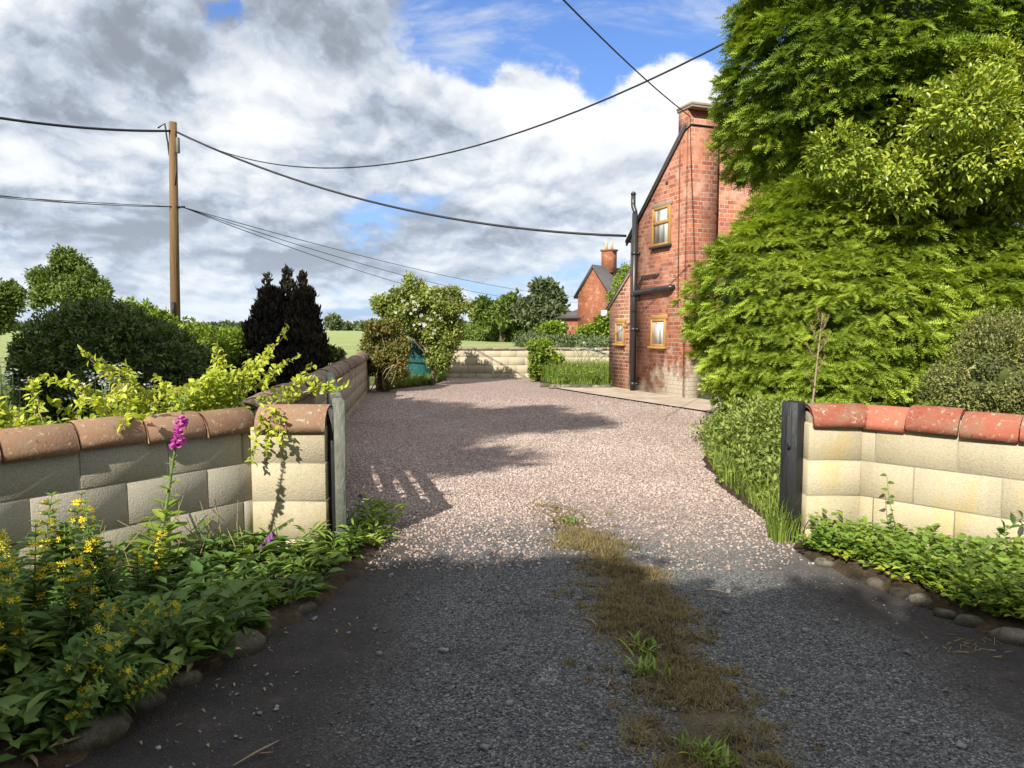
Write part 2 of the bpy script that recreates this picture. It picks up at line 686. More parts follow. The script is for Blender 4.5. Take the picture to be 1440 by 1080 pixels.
def mk_block(name, base1, base2, yellow=0.5, streak=0.4, algae=0.5):
    """weathered concrete block with lichen stains and damp green feet"""
    m, t = newmat(name)
    p = t.pos()
    x, y, z = t.xyz(p)
    big = t.noise(p, scale=1.7, detail=6, rough=0.6)
    fine = t.noise(p, scale=90, detail=3, rough=0.7)
    pit = t.voro(p, scale=150)
    col = t.mix((big * 0.9 + t.attr() * 0.35 - 0.15).ss(0.2, 0.8), base1, base2)
    col = t.mix((fine - 0.5).ss(0.0, 0.25) * 0.35, col, (0.16, 0.14, 0.11))
    col = t.mix((fine - 0.5).ss(-0.02, -0.22) * 0.25, col, (0.7, 0.64, 0.5))
    st = t.noise(t.comb(x * 5.0, y * 5.0, z * 0.5), scale=1.6, detail=5, rough=0.6)
    col = t.mix(st.ss(0.52, 0.72) * streak, col, (0.12, 0.105, 0.085))
    yl = t.noise(t.comb(x * 2.0, y * 2.0, z * 0.8), scale=1.5, detail=5, rough=0.65)
    col = t.mix(yl.ss(0.55, 0.70) * yellow, col, (0.50, 0.36, 0.06))
    foot = z.ss(0.42, 0.0)
    col = t.mix(foot * t.noise(p, scale=5, detail=5).ss(0.35, 0.65) * algae, col, (0.22, 0.24, 0.06))
    h = fine * 1.0 + pit * 0.6 + t.noise(p, scale=30, detail=4) * 0.45
    finish(t, pbr(t, col, 0.95, t.bump(h, 0.42, 0.007), 0.15))
    return m


def mk_tile(name, base):
    """old clay ridge tiles with pale and dark lichen"""
    m, t = newmat(name)
    p = t.pos()
    v = t.attr()
    col = t.ramp(v, [(0.0, tuple(c * 0.75 for c in base)), (0.5, base), (1.0, tuple(c * 1.25 for c in base))])
    a = t.noise(p, scale=7, detail=7, rough=0.7)
    col = t.mix(a.ss(0.42, 0.66) * 0.7, col, (0.22, 0.165, 0.11))
    b = t.noise(p, scale=26, detail=6, rough=0.7)
    col = t.mix(b.ss(0.56, 0.66) * 0.7, col, (0.42, 0.38, 0.30))
    c = t.noise(p, scale=40, detail=4, rough=0.7)
    col = t.mix(c.ss(0.60, 0.68) * 0.6, col, (0.05, 0.035, 0.028))
    finish(t, pbr(t, col, 0.85, t.bump(t.noise(p, scale=70, detail=5) + a * 0.6, 0.45, 0.006), 0.2))
    return m


def mk_brick(name, c1, c2, mortar, bw=0.245, rh=0.086, white=0.0, dirty=0.4):
    m, t = newmat(name)
    uv = t.uv()
    u, v, _ = t.xyz(uv)
    wv = t.noise(uv, scale=7, detail=3, out='Color')
    wu, wv2, _ = t.xyz(wv)
    uv2 = t.comb(u + (wu - 0.5) * 0.022, v + (wv2 - 0.5) * 0.018, 0.0)
    br = t.n('ShaderNodeTexBrick', {'offset': 0.5, 'squash': 0.5, 'squash_frequency': 2, 'offset_frequency': 2}, Scale=1.0, Bias=0.0)
    t.nt.links.new(uv2.k, br.inputs['Vector'])
    br.inputs['Mortar Size'].default_value = 0.0095
    br.inputs['Mortar Smooth'].default_value = 0.35
    br.inputs['Brick Width'].default_value = bw
    br.inputs['Row Height'].default_value = rh
    t.put(br.inputs['Color1'], c1)
    t.put(br.inputs['Color2'], c2)
    t.put(br.inputs['Mortar'], mortar)
    col = t.o(br, 0)
    mort = t.o(br, 1)
    mv = t.noise(uv, scale=1.6, detail=4)
    col = t.mix(mort * mv.ss(0.40, 0.66) * 0.7, col, (0.24, 0.13, 0.09))
    p = t.obj()
    big = t.noise(p, scale=1.3, detail=6, rough=0.65)
    col = t.mix((big.ss(0.35, 0.7)) * dirty, col, t.mix(1.0, col, (0.42, 0.36, 0.36), 'MULTIPLY'))
    fin = t.noise(uv, scale=34, detail=4, rough=0.7)
    col = t.mix(fin.ss(0.45, 0.75) * 0.45, col, (0.10, 0.05, 0.04))
    pale = t.noise(p, scale=2.1, detail=7, rough=0.7)
    col = t.mix(pale.ss(0.48, 0.70) * 0.55, col, (0.50, 0.34, 0.27))
    if white:
        x, y, z = t.xyz(p)
        wn = t.noise(p, scale=3.0, detail=7, rough=0.7)
        # limewash left on the foot of the chimney and rubbed away upwards
        msk = ((z * -0.40 + 0.62) + (wn - 0.5) * 1.2 + (x - 0.1).ss(0.0, 0.5) * 0.25 - (y - 0.12).ss(0.0, 1.6) * 0.24).ss(0.22, 0.48)
        col = t.mix(msk * white, col, t.mix(mort, (0.66, 0.62, 0.52), (0.56, 0.5, 0.42)))
    h = mort * -1.0 + fin * 0.35
    finish(t, pbr(t, col, 0.9, t.bump(h, 0.7, 0.012), 0.2))
    return m


M = {}
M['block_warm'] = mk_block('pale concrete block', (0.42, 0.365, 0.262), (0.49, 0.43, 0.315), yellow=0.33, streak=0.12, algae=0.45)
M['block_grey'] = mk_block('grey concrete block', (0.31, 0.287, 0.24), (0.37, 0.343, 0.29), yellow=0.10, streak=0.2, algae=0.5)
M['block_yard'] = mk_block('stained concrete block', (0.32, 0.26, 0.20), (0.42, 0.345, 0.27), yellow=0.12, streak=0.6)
M['mortar'] = plain('mortar', (0.30, 0.27, 0.22), (0.40, 0.36, 0.29), 20, 0.95, 0.6, 120)
M['tile_old'] = mk_tile('old clay ridge tile', (0.235, 0.135, 0.085))
M['tile_grey'] = mk_tile('weathered ridge tile', (0.20, 0.135, 0.105))
M['tile_red'] = mk_tile('red clay ridge tile', (0.34, 0.105, 0.068))
M['brick'] = mk_brick('old red brick', (0.46, 0.175, 0.098), (0.24, 0.078, 0.055), (0.46, 0.325, 0.25), dirty=0.4, white=0.95)
M['brick_dark'] = mk_brick('mixed dark brick', (0.38, 0.155, 0.09), (0.16, 0.06, 0.045), (0.54, 0.46, 0.36), dirty=0.3)
M['brick_far'] = mk_brick('far red brick', (0.33, 0.10, 0.045), (0.27, 0.08, 0.04), (0.33, 0.2, 0.13))
M['slate'] = plain('dark slate', (0.06, 0.055, 0.06), (0.11, 0.10, 0.10), 6, 0.7, 0.4, 30)
M['verge'] = plain('dark verge board', (0.035, 0.03, 0.03), (0.07, 0.06, 0.055), 12, 0.7, 0.3, 60)
M['stone'] = plain('stone cap', (0.22, 0.17, 0.13), (0.34, 0.28, 0.22), 8, 0.9, 0.4, 60)
M['oak'] = plain('golden oak frame', (0.33, 0.185, 0.06), (0.43, 0.25, 0.085), 9, 0.4, 0.1, 60, stretch=(1, 1, 0.2))
M['black_plastic'] = plain('black plastic pipe', (0.02, 0.02, 0.022), (0.035, 0.035, 0.037), 10, 0.38, 0.1, 50, spec=0.5)
M['black_wood'] = plain('black painted timber', (0.008, 0.009, 0.011), (0.028, 0.03, 0.033), 14, 0.55, 0.9, 26, spec=0.4, stretch=(1, 1, 0.12), bdist=0.02)
M['gate_grey'] = plain('worn gate paint', (0.09, 0.10, 0.085), (0.22, 0.23, 0.185), 22, 0.7, 0.8, 40, stretch=(1, 1, 0.35), bdist=0.015)
M['pole'] = plain('weathered pole', (0.10, 0.062, 0.03), (0.25, 0.155, 0.075), 7, 0.85, 0.7, 22, stretch=(1, 1, 0.06), bdist=0.03)
M['cable'] = plain('black cable', (0.012, 0.012, 0.014), (0.03, 0.03, 0.032), 9, 0.6, 0.1, 40)
M['bark'] = plain('bark', (0.09, 0.065, 0.045), (0.19, 0.15, 0.11), 9, 0.95, 0.8, 30, stretch=(1, 1, 0.3), bdist=0.03)
M['white'] = plain('white plastic', (0.75, 0.75, 0.74), (0.82, 0.82, 0.8), 9, 0.5, 0.05, 40)
M['teal'] = plain('teal tarpaulin', (0.010, 0.06, 0.062), (0.022, 0.14, 0.135), 5, 0.45, 0.5, 9, bdist=0.05)
m, t = newmat('mossy stone')
p = t.pos()
g1, g2_ = t.noise(p, scale=9, detail=7, rough=0.7), t.noise(p, scale=16, detail=6, rough=0.7)
x, y, z = t.xyz(p)
rc = t.ramp(g1 * .8 + t.attr() * .25, [(0.3, (0.07, 0.06, 0.048)), (0.55, (0.17, 0.15, 0.12)), (0.8, (0.33, 0.30, 0.25))])
rc = t.mix(g2_.ss(.48, .62) * .8, rc, (0.06, 0.075, 0.02))
rc = t.mix(z.ss(0.05, 0.0) * .8, rc, (0.05, 0.04, 0.032))
finish(t, pbr(t, rc, 0.95, t.bump(t.noise(p, scale=45, detail=6, rough=.7) + g2_, 0.9, 0.02), 0.15))
M['rock'] = m
M['twig'] = plain('dry twig', (0.22, 0.16, 0.11), (0.42, 0.33, 0.24), 20, 0.9, 0.3, 60)
M['stalk'] = plain('green stalk', (0.10, 0.15, 0.04), (0.19, 0.24, 0.08), 20, 0.7, 0.1, 60)
M['chimney_pot'] = plain('buff chimney pot', (0.48, 0.33, 0.16), (0.6, 0.45, 0.25), 20, 0.8, 0.2, 60)

m, t = newmat('window pane')
x, y, z = t.xyz(t.obj())
b_ = t.noise(t.comb(x, y * 6.0, z * 0.4), scale=1.6, detail=2)
finish(t, pbr(t, t.mix(b_.ss(0.40, 0.60), (0.22, 0.24, 0.25), (0.60, 0.60, 0.57)), 0.05, None, 0.4))
M['pane'] = m

# foliage (old dark leaf ... young bright leaf)
M['yew_hi'] = leafmat('upper yew', [(0.017, 0.04, 0.009), (0.11, 0.185, 0.02), (0.27, 0.37, 0.04), (0.48, 0.56, 0.075)], 0.28, 0.5, nscale=1.0)
M['yew_lo'] = leafmat('lower yew', [(0.045, 0.09, 0.014), (0.20, 0.285, 0.032), (0.37, 0.47, 0.06), (0.56, 0.62, 0.13)], 0.3, 0.5, nscale=1.4)
M['laurel'] = leafmat('laurel leaf', [(0.06, 0.10, 0.018), (0.20, 0.275, 0.035), (0.38, 0.45, 0.06), (0.55, 0.57, 0.12)], 0.3, 0.3, 0.5, nscale=1.6)
M['cotoneaster'] = leafmat('cotoneaster leaf', [(0.05, 0.065, 0.02), (0.12, 0.14, 0.04), (0.24, 0.25, 0.085), (0.42, 0.40, 0.2)], 0.2, 0.5, nscale=4)
M['nettle'] = leafmat('nettle leaf', [(0.08, 0.12, 0.03), (0.16, 0.215, 0.05), (0.25, 0.31, 0.08), (0.36, 0.39, 0.11)], 0.3, 0.6, nscale=3)
M['grass'] = leafmat('grass blade', [(0.06, 0.11, 0.02), (0.13, 0.2, 0.03), (0.22, 0.3, 0.05), (0.32, 0.36, 0.12)], 0.35, 0.5, nscale=2)
M['dry_grass'] = leafmat('dry grass blade', [(0.06, 0.05, 0.025), (0.15, 0.12, 0.055), (0.28, 0.21, 0.10), (0.16, 0.18, 0.05)], 0.2, 0.7, nscale=2.5)
M['straw'] = leafmat('straw', [(0.2, 0.15, 0.07), (0.32, 0.25, 0.13), (0.42, 0.34, 0.19)], 0.15, 0.7, nscale=3)
M['vine'] = leafmat('golden climber leaf', [(0.12, 0.18, 0.02), (0.26, 0.34, 0.03), (0.42, 0.48, 0.05), (0.56, 0.58, 0.11)], 0.35, 0.45, 0.35, nscale=4)
M['hedge_dark'] = leafmat('dark shrub leaf', [(0.03, 0.05, 0.012), (0.065, 0.105, 0.024), (0.12, 0.17, 0.04), (0.20, 0.245, 0.065)], 0.2, 0.4, 0.35, nscale=1.5)
M['hedge_mid'] = leafmat('hedge leaf', [(0.06, 0.11, 0.015), (0.13, 0.205, 0.025), (0.24, 0.33, 0.035), (0.36, 0.43, 0.05)], 0.3, 0.5, nscale=1.5)
M['conifer'] = leafmat('bronze conifer', [(0.010, 0.010, 0.008), (0.020, 0.018, 0.013), (0.034, 0.027, 0.018), (0.085, 0.06, 0.03)], 0.1, 0.7, nscale=2.5)
M['apple'] = leafmat('apple leaf', [(0.06, 0.095, 0.02), (0.16, 0.21, 0.04), (0.29, 0.34, 0.075), (0.43, 0.46, 0.17)], 0.3, 0.45, 0.35, nscale=2)
M['rose'] = leafmat('rose leaf', [(0.05, 0.065, 0.02), (0.13, 0.14, 0.03), (0.22, 0.2, 0.06), (0.28, 0.15, 0.05)], 0.3, 0.5, nscale=2.5)
M['tree_far'] = leafmat('far tree leaf', [(0.06, 0.085, 0.04), (0.09, 0.125, 0.055), (0.13, 0.16, 0.075), (0.18, 0.2, 0.10)], 0.2, 0.7, nscale=0.35)
M['tree_lime'] = leafmat('field tree leaf', [(0.04, 0.075, 0.02), (0.09, 0.14, 0.03), (0.15, 0.21, 0.04), (0.2, 0.26, 0.06)], 0.25, 0.6, nscale=0.5)
M['weed'] = leafmat('bed weed leaf', [(0.045, 0.085, 0.02), (0.08, 0.145, 0.03), (0.13, 0.21, 0.04), (0.22, 0.29, 0.06)], 0.3, 0.45, 0.35, nscale=5)
M['weed_bright'] = leafmat('bright weed leaf', [(0.06, 0.11, 0.02), (0.13, 0.22, 0.03), (0.22, 0.32, 0.05), (0.36, 0.4, 0.10)], 0.3, 0.45, 0.35, nscale=5)  # paler, yellower leaf tone shared by several kinds of plant
M['bluegreen'] = leafmat('loosestrife leaf', [(0.05, 0.10, 0.025), (0.085, 0.16, 0.04), (0.14, 0.225, 0.055), (0.22, 0.29, 0.06)], 0.3, 0.5, nscale=6)
M['yellow_fl'] = leafmat('yellow petal', [(0.72, 0.50, 0.01), (0.82, 0.64, 0.02), (0.86, 0.70, 0.05)], 0.3, 0.6, tint=(1, 1, 0.6))
M['magenta_fl'] = leafmat('magenta petal', [(0.50, 0.05, 0.36), (0.68, 0.13, 0.52), (0.76, 0.30, 0.64)], 0.35, 0.5, tint=(1, 0.8, 1))
M['purple_fl'] = leafmat('purple petal', [(0.13, 0.02, 0.16), (0.22, 0.05, 0.28), (0.32, 0.10, 0.36)], 0.3, 0.5, tint=(1, 0.8, 1))
M['blue_fl'] = leafmat('blue petal', [(0.08, 0.06, 0.34), (0.14, 0.12, 0.45)], 0.3, 0.5, tint=(1, 1, 1))
M['white_fl'] = leafmat('white petal', [(0.62, 0.62, 0.58), (0.78, 0.78, 0.74)], 0.25, 0.6, tint=(1, 1, 1))
M['seed'] = leafmat('brown seed', [(0.10, 0.06, 0.03), (0.2, 0.13, 0.07), (0.28, 0.2, 0.11)], 0.1, 0.8)
M['pink_chip'] = leafmat('pink granite chip', [(0.22, 0.155, 0.138), (0.36, 0.282, 0.25), (0.46, 0.38, 0.34), (0.57, 0.505, 0.46)], 0.0, 0.75, 0.3, nscale=0.7)
M['grey_chip'] = leafmat('grey chip', [(0.04, 0.042, 0.047), (0.085, 0.09, 0.10), (0.15, 0.157, 0.17), (0.3, 0.3, 0.3)], 0.0, 0.8, 0.3, nscale=1.2)


# drive: compacted dark stone that turns into pink granite gravel through the gateway
def mk_drive():
    m, t = newmat('drive surface')
    p = t.pos()
    x, y, z = t.xyz(p)
    big = t.noise(p, scale=0.9, detail=6, rough=0.6)
    med = t.noise(p, scale=6, detail=6, rough=0.65)
    # pink gravel
    gm = (y + (big - 0.5) * 1.8 + (med - 0.5) * 1.3).ss(4.1, 5.9)
    vp = t.n('ShaderNodeTexVoronoi', Scale=52.0)
    t.nt.links.new(p.k, vp.inputs['Vector'])
    cr, cg, cb = t.xyz(t.o(vp, 1))
    pink = t.ramp(cr, [(0.0, (0.18, 0.115, 0.10)), (0.35, (0.36, 0.265, 0.238)), (0.7, (0.47, 0.372, 0.338)), (1.0, (0.57, 0.49, 0.45))])
    pink = t.mix((med.ss(0.45, 0.75)) * 0.25, pink, (0.3, 0.2, 0.17))
    edge = t.o(vp, 0).ss(0.25, 0.65)
    pink = t.mix(edge * 0.55, pink, (0.10, 0.07, 0.06))
    # dark trodden stone
    vt = t.n('ShaderNodeTexVoronoi', Scale=135.0)
    t.nt.links.new(p.k, vt.inputs['Vector'])
    tr_, tg_, tb_ = t.xyz(t.o(vt, 1))
    tar = t.ramp(tr_, [(0.0, (0.03, 0.031, 0.035)), (0.5, (0.082, 0.083, 0.086)), (0.85, (0.145, 0.146, 0.15)), (1.0, (0.27, 0.27, 0.27))])
    soil = t.ramp(med, [(0.25, (0.020, 0.017, 0.017)), (0.6, (0.042, 0.036, 0.034)), (0.8, (0.085, 0.07, 0.058))])
    # soil along both verges of the lane and down its middle
    left = ((x + 0.42 + (y - 2.5) * 0.05) * -1.0 + (big - 0.5) * 0.9 + (med - 0.5) * 0.5).ss(-0.3, 0.35)
    right = ((x + y * 0.10 - 1.85) + (big - 0.5) * 1.2).ss(-0.1, 0.45)
    mid = ((x - 0.65 + (y - 3.7).mx(0.0) * 0.18).ab() * -1.0 + 0.20 + (med - 0.5) * 0.7 + (big - 0.5) * 0.5).ss(-0.06, 0.14)
    so = left.mx(right)
    damp = t.noise(p, scale=2.3, detail=5, rough=0.6)
    tar = t.mix(damp.ss(0.55, 0.75) * 0.6, tar, (0.018, 0.018, 0.02))
    lane = t.mix(so * 0.9, tar, soil)
    sunlit_dust = (y.ss(3.5, 4.6) * 0.75 + (damp - 0.5) * 0.8).cl() * x.ss(0.5, 1.2)  # dusty right wheel track, with the sunlit zone's brightness painted in
    lane = t.mix(sunlit_dust * 0.6, lane, t.mix(tr_, (0.15, 0.14, 0.125), (0.30, 0.28, 0.25)))
    col = t.mix(gm, lane, pink)
    moss = t.ramp(med, [(0.3, (0.045, 0.034, 0.02)), (0.5, (0.10, 0.075, 0.04)), (0.7, (0.15, 0.13, 0.055))])
    col = t.mix(mid * (y.ss(6.2, 4.9)) * 0.85, col, moss)
    h = t.o(vp, 0) * gm * -1.0 + t.o(vt, 0) * (1.0 - gm) * -0.45 + med * 0.5
    finish(t, pbr(t, col, 0.9, t.bump(h, 0.8, 0.014), 0.2))
    return m


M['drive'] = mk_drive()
m, t = newmat('rough grass ground')
p = t.pos()
g1 = t.noise(p, scale=1.3, detail=7, rough=0.7)
finish(t, pbr(t, t.ramp(g1, [(0.3, (0.04, 0.05, 0.018)), (0.55, (0.09, 0.12, 0.03)), (0.75, (0.16, 0.17, 0.06))]), 0.95, t.bump(t.noise(p, scale=30, detail=5), 0.8, 0.03), 0.1))
M['ground'] = m
m, t = newmat('bed soil')
p = t.pos()
g1 = t.noise(p, scale=9, detail=7, rough=0.7)
finish(t, pbr(t, t.ramp(g1, [(0.3, (0.025, 0.018, 0.012)), (0.55, (0.06, 0.045, 0.03)), (0.78, (0.12, 0.095, 0.06))]), 0.95, t.bump(t.noise(p, scale=40, detail=6), 0.9, 0.03), 0.1))
M['soil'] = m
m, t = newmat('young cereal field')
p = t.pos()
x, y, z = t.xyz(p)
g1 = t.noise(t.comb(x * 0.05, y * 0.35, 0.0), scale=1.0, detail=6, rough=0.65)
g2 = t.noise(p, scale=2.5, detail=6, rough=0.7)
cr = t.ramp((g1 * 0.75 + g2 * 0.35), [(0.3, (0.15, 0.20, 0.07)), (0.5, (0.25, 0.30, 0.12)), (0.75, (0.36, 0.38, 0.19))])
finish(t, pbr(t, cr, 0.95, t.bump(g2, 1.0, 0.2), 0.05))
M['field'] = m
m, t = newmat('worn concrete')
p = t.pos()
g1 = t.noise(p, scale=2.2, detail=7, rough=0.7)
finish(t, pbr(t, t.ramp(g1, [(0.3, (0.28, 0.22, 0.17)), (0.55, (0.42, 0.35, 0.28)), (0.8, (0.52, 0.45, 0.38))]), 0.9, t.bump(t.noise(p, scale=60, detail=5), 0.4, 0.01), 0.2))
M['concrete'] = m

def A(*v):
    return np.array(v, float)


def copy_tree(o, parent=None):
    c = o.copy()
    COL.objects.link(c)
    c.parent = parent
    for ch in list(o.children):
        copy_tree(ch, c)
    return c


# ------------------------------------------------------------------ ground, field, drive, paths
def sheet(name, poly, z, mat, kind='structure'):
    mb = MB()
    p = [(a, b, z) for a, b in poly]
    mb.V.append(np.array(p, float)); mb.var.append(np.full(len(p), .5)); mb.n = len(p)
    mb.ngons = [list(range(len(p)))]
    o = mb.build(name, mat)
    return tag(o, kind=kind)


sheet('ground', [(-1500, -300), (1500, -300), (1500, 3000), (-1500, 3000)], -0.02, M['ground'])
sheet('field', [(-600, 24), (8, 21.5), (16, 60), (10, 120), (600, 900), (-600, 900)], -0.012, M['field'])
DRIVE = [(-3.6, -6), (5.5, -6), (5.5, 4.0), (2.9, 5.2), (3.2, 9), (3.9, 12.4), (3.3, 13.8), (2.3, 16.4), (1.3, 19.0), (0.9, 20.1), (-2.1, 20.1),
         (-2.4, 18.6), (-3.5, 17.2), (-3.3, 16.1), (-1.72, 4.6), (-3.6, 2.2)]
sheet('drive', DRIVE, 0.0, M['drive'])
sheet('concrete_path', [tuple(G(*q)[:2]) for q in ((770, 545), (800, 541), (870, 539), (880, 546), (960, 558), (1040, 572), (1050, 592), (985, 579), (900, 566), (830, 555))],
      0.03, M['concrete'])


# ------------------------------------------------------------------ block walls with ridge tile coping
ZC = [-0.158, 0.082, 0.322, 0.562, 0.792]       # course lines of the block walls


def block_run(mb, mo, a, b, thick, nrm2, z_lines, bl=0.46, joint=0.015, shiftu=0.0):
    full = shiftu is None
    faint = full or a[0] > 1
    joint = 0.006 if faint else 0.009
    if full:
        bl, shiftu, joint = 0.475, 0.0, 0.009
    """courses of bevelled blocks between plan points a and b; front face on the line a-b, body behind it (nrm2 points out)"""
    a, b = A(*a), A(*b)
    L = np.linalg.norm(b - a)
    u = (b - a) / L
    rz = math.atan2(u[1], u[0])
    n = A(*nrm2)
    for k in range(len(z_lines) - 1):
        z0, z1 = z_lines[k], z_lines[k + 1]
        s = -bl * (0.5 if k % 2 and not full else 0.0) - shiftu
        while s < L - 1e-3:
            e0, e1 = max(s, 0), min(s + bl, L)
            if e1 - e0 > 0.03:
                c = a + u * (e0 + e1) / 2 - n * thick / 2
                off = n * rng.normal(0, 0.0009)
                mb.box((c[0] + off[0], c[1] + off[1], (z0 + z1) / 2), (e1 - e0 - joint, thick, z1 - z0 - joint), rz, 0.003, rng.random(), 0.0004)
            s += bl
    c = (a + b) / 2 - n * (thick / 2)
    mo.box((c[0], c[1], (z_lines[0] + z_lines[-1]) / 2), (L - 0.012, thick - 0.006 if faint else thick - 0.010, z_lines[-1] - z_lines[0] - 0.01), rz)


def ridge_tiles(mb, a, b, z, rad, tl, gap=0.008, hgt=1.0, n=12, jit=0.006):
    a, b = A(*a), A(*b)
    L = np.linalg.norm(b - a)
    u = (b - a) / L
    v = A(-u[1], u[0])
    k = max(1, round(L / tl))
    st = L / k
    for i in range(k):
        s0, s1 = i * st + gap / 2, (i + 1) * st - gap / 2
        r = rad * (1 + rng.normal(0, 0.02))
        dz, dv, tw = rng.normal(0, jit), rng.normal(0, jit), rng.normal(0, 0.012)
        th = np.linspace(-0.08, math.pi + 0.08, n)
        ring = []
        for s, sg in ((s0, -1), (s0 + 0.006, 0), ((s0 + s1) / 2, .4), (s1 - 0.006, 0), (s1, -1)):
            rr = r + sg * 0.004
            w = dv + tw * (s - (s0 + s1) / 2) / st
            pts = [np.append(a + u * s + v * (math.cos(t_) * rr + w), z + dz + math.sin(t_) * rr * hgt) for t_ in th]
            inner = [np.append(a + u * s + v * (math.cos(t_) * (rr - 0.02) + w), z + dz + math.sin(t_) * (rr * hgt - 0.02)) for t_ in th[::-1]]
            ring.append(pts + inner)
        m = 2 * n
        V = np.array(ring).reshape(-1, 3)
        q = [[j * m + x, j * m + (x + 1) % m, (j + 1) * m + (x + 1) % m, (j + 1) * m + x] for j in range(len(ring) - 1) for x in range(m)]
        caps = []
        for base, fl in ((0, False), ((len(ring) - 1) * m, True)):
            for x in range(n - 1):
                f = [base + x, base + x + 1, base + m - 2 - x, base + m - 1 - x]
                caps.append(f[::-1] if fl else f)
        mb.add(V, [[f[::-1] for f in q], [f[::-1] for f in caps]], rng.random())
    # bedding mortar under the tiles
    return mb


def wall(name, label, runs, bmat, tmat, tiles, mortar_top=None):
    """runs: list of (a, b, thick, outward normal, z_lines, shift); tiles: list of (a, b, z, rad, len)"""
    t0 = thing(name, label, 'wall', (*runs[0][0], 0))
    sh = (*runs[0][0], 0)
    mb, mo = MB(), MB()
    for a, b, th, n, zl, s in runs:
        block_run(mb, mo, a, b, th, n, zl, shiftu=s)
    mb.build('blockwork', bmat, t0, shift=sh)
    if tiles:
        tb = MB()
        for a, b, z, r, tl in tiles:
            ridge_tiles(tb, a, b, z, r, tl)
            a_, b_ = A(*a), A(*b)
            c = (a_ + b_) / 2
            u = b_ - a_
            mo.box((c[0], c[1], z + r * 0.2), (np.linalg.norm(u) - 0.03, r * 1.3, r * 0.75), math.atan2(u[1], u[0]), 0.01)
        o = tb.build('coping', tmat, t0, smooth=False, shift=sh)
    mo.build('mortar', M['mortar'], t0, shift=sh)
    return t0


uL = A(-.618, -.786); nL = A(.786, -.618)
w0 = A(-1.63, 4.40)
w1 = w0 + uL * 2.7
cen = lambda p, n, th: tuple(A(*p) - A(*n) * th / 2)
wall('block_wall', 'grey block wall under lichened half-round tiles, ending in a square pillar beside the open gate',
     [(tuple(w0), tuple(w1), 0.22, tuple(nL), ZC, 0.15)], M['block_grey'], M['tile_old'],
     [(cen(w0 + uL * -0.02, nL, .20), cen(w1, nL, .20), 0.775, 0.135, 0.32)])
wp = wall('gate_pillar', 'pale square block pillar with one red ridge tile on top, left of the drive',
          [((-1.63, 4.34), (-1.16, 4.34), 0.44, (0, -1), ZC, None)], M['block_warm'], M['tile_old'],
          [((-1.60, 4.47), (-1.155, 4.47), 0.775, 0.15, 0.46)])
wp['category'] = 'pillar'
# yard wall running back along the drive
y0, y1 = A(-1.78, 4.95), A(-3.26, 16.1)
uY = (y1 - y0) / np.linalg.norm(y1 - y0); nY = A(uY[1], -uY[0])
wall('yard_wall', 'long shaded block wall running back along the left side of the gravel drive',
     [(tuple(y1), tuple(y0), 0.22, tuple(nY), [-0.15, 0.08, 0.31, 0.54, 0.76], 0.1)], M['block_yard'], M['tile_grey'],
     [(cen(y0, nY, .2), cen(y1, nY, .2), 0.745, 0.14, 0.3)])
# wall across the end of the yard
zf = [-0.1, 0.13, 0.36, 0.59, 0.80]
t_ = wall('end_wall', 'low pale block wall across the far end of the gravel, field behind it',
          [((-1.93, 20.0), (3.6, 20.0), 0.2, (0, -1), zf, 0.0)], M['block_warm'], None, [])
cp = MB()
for i in range(12):
    cp.box((-1.93 + 0.23 + i * 0.462, 20.09, 0.832), (0.455, 0.27, 0.055), rng.normal(0, .004), 0.008, rng.random(), 0.002)
cp.build('coping', M['stone'], t_, shift=(-1.93, 20.0, 0))
# right wall
uR = A(.698, -.716); nR = A(-.716, -.698)
r0 = A(2.29, 4.55)
r1 = r0 + uR * 2.6
wall('block_wall', 'pale yellow-stained block wall under orange-red half-round tiles, to the right of the black gate post',
     [((1.93, 4.55), (2.285, 4.55), 0.22, (0, -1), [-0.14, .087, .307, .54, .785], None),
      (tuple(r0 - uR * .035), tuple(r1), 0.22, tuple(nR), [-0.14, .087, .307, .54, .785], 0.12)], M['block_warm'], M['tile_red'],
     [((1.95, 4.655), (2.33, 4.655), 0.772, 0.135, 0.4), (cen(r0 + uR * -0.045, nR, .2), cen(r1, nR, .2), 0.77, 0.138, 0.288)])

# ------------------------------------------------------------------ gate and posts
gd = A(-.97, 3.5); gd /= np.linalg.norm(gd)
g0 = A(-1.062, 4.31)
gr = thing('field_gate', 'worn grey five-bar wooden gate standing open along the left wall', 'gate', (*g0, 0), math.atan2(gd[1], gd[0]))
GL = 3.3
mb = MB().box((0.035, 0, 0.51), (0.075, 0.068, 0.90), 0, 0.006); mb.build('stile', M['gate_grey'], gr)
mb = MB().box((GL - 0.035, 0, 0.50), (0.075, 0.07, 0.88), 0, 0.006); mb.build('stile', M['gate_grey'], gr)
for zz, hh in ((0.895, 0.085), (0.70, 0.07), (0.52, 0.07), (0.345, 0.07), (0.165, 0.075)):
    MB().box((GL / 2, 0.0, zz), (GL - 0.152, 0.05 if zz < .8 else .068, hh), 0, 0.005).build('rail', M['gate_grey'], gr)
mb = MB(); bl = math.hypot(GL - .3, 0.66)
bp = MB().box((0, 0, 0), (bl, 0.022, 0.07), 0, 0.004)
an = math.atan2(0.66, GL - .3)
V = bp.V[0]; ca, sa = math.cos(an), math.sin(an)
bp.V[0] = np.stack([V[:, 0] * ca - V[:, 2] * sa + GL / 2, V[:, 1] - 0.042, V[:, 0] * sa + V[:, 2] * ca + 0.53], 1)
bp.build('brace', M['gate_grey'], gr)
o = MB().box((0, 0, 0.44), (0.05, 0.10, 0.92), 0, 0.006).build('gate_post', M['black_wood'])
o.location = (-1.131, 4.44, 0); tag(o, 'narrow black timber hinge post between the square pillar and the open gate', 'gate post')
pr = thing('gate_post', 'square black painted timber gate post at the end of the right wall', 'gate post', (1.865, 4.64, 0), R(42))
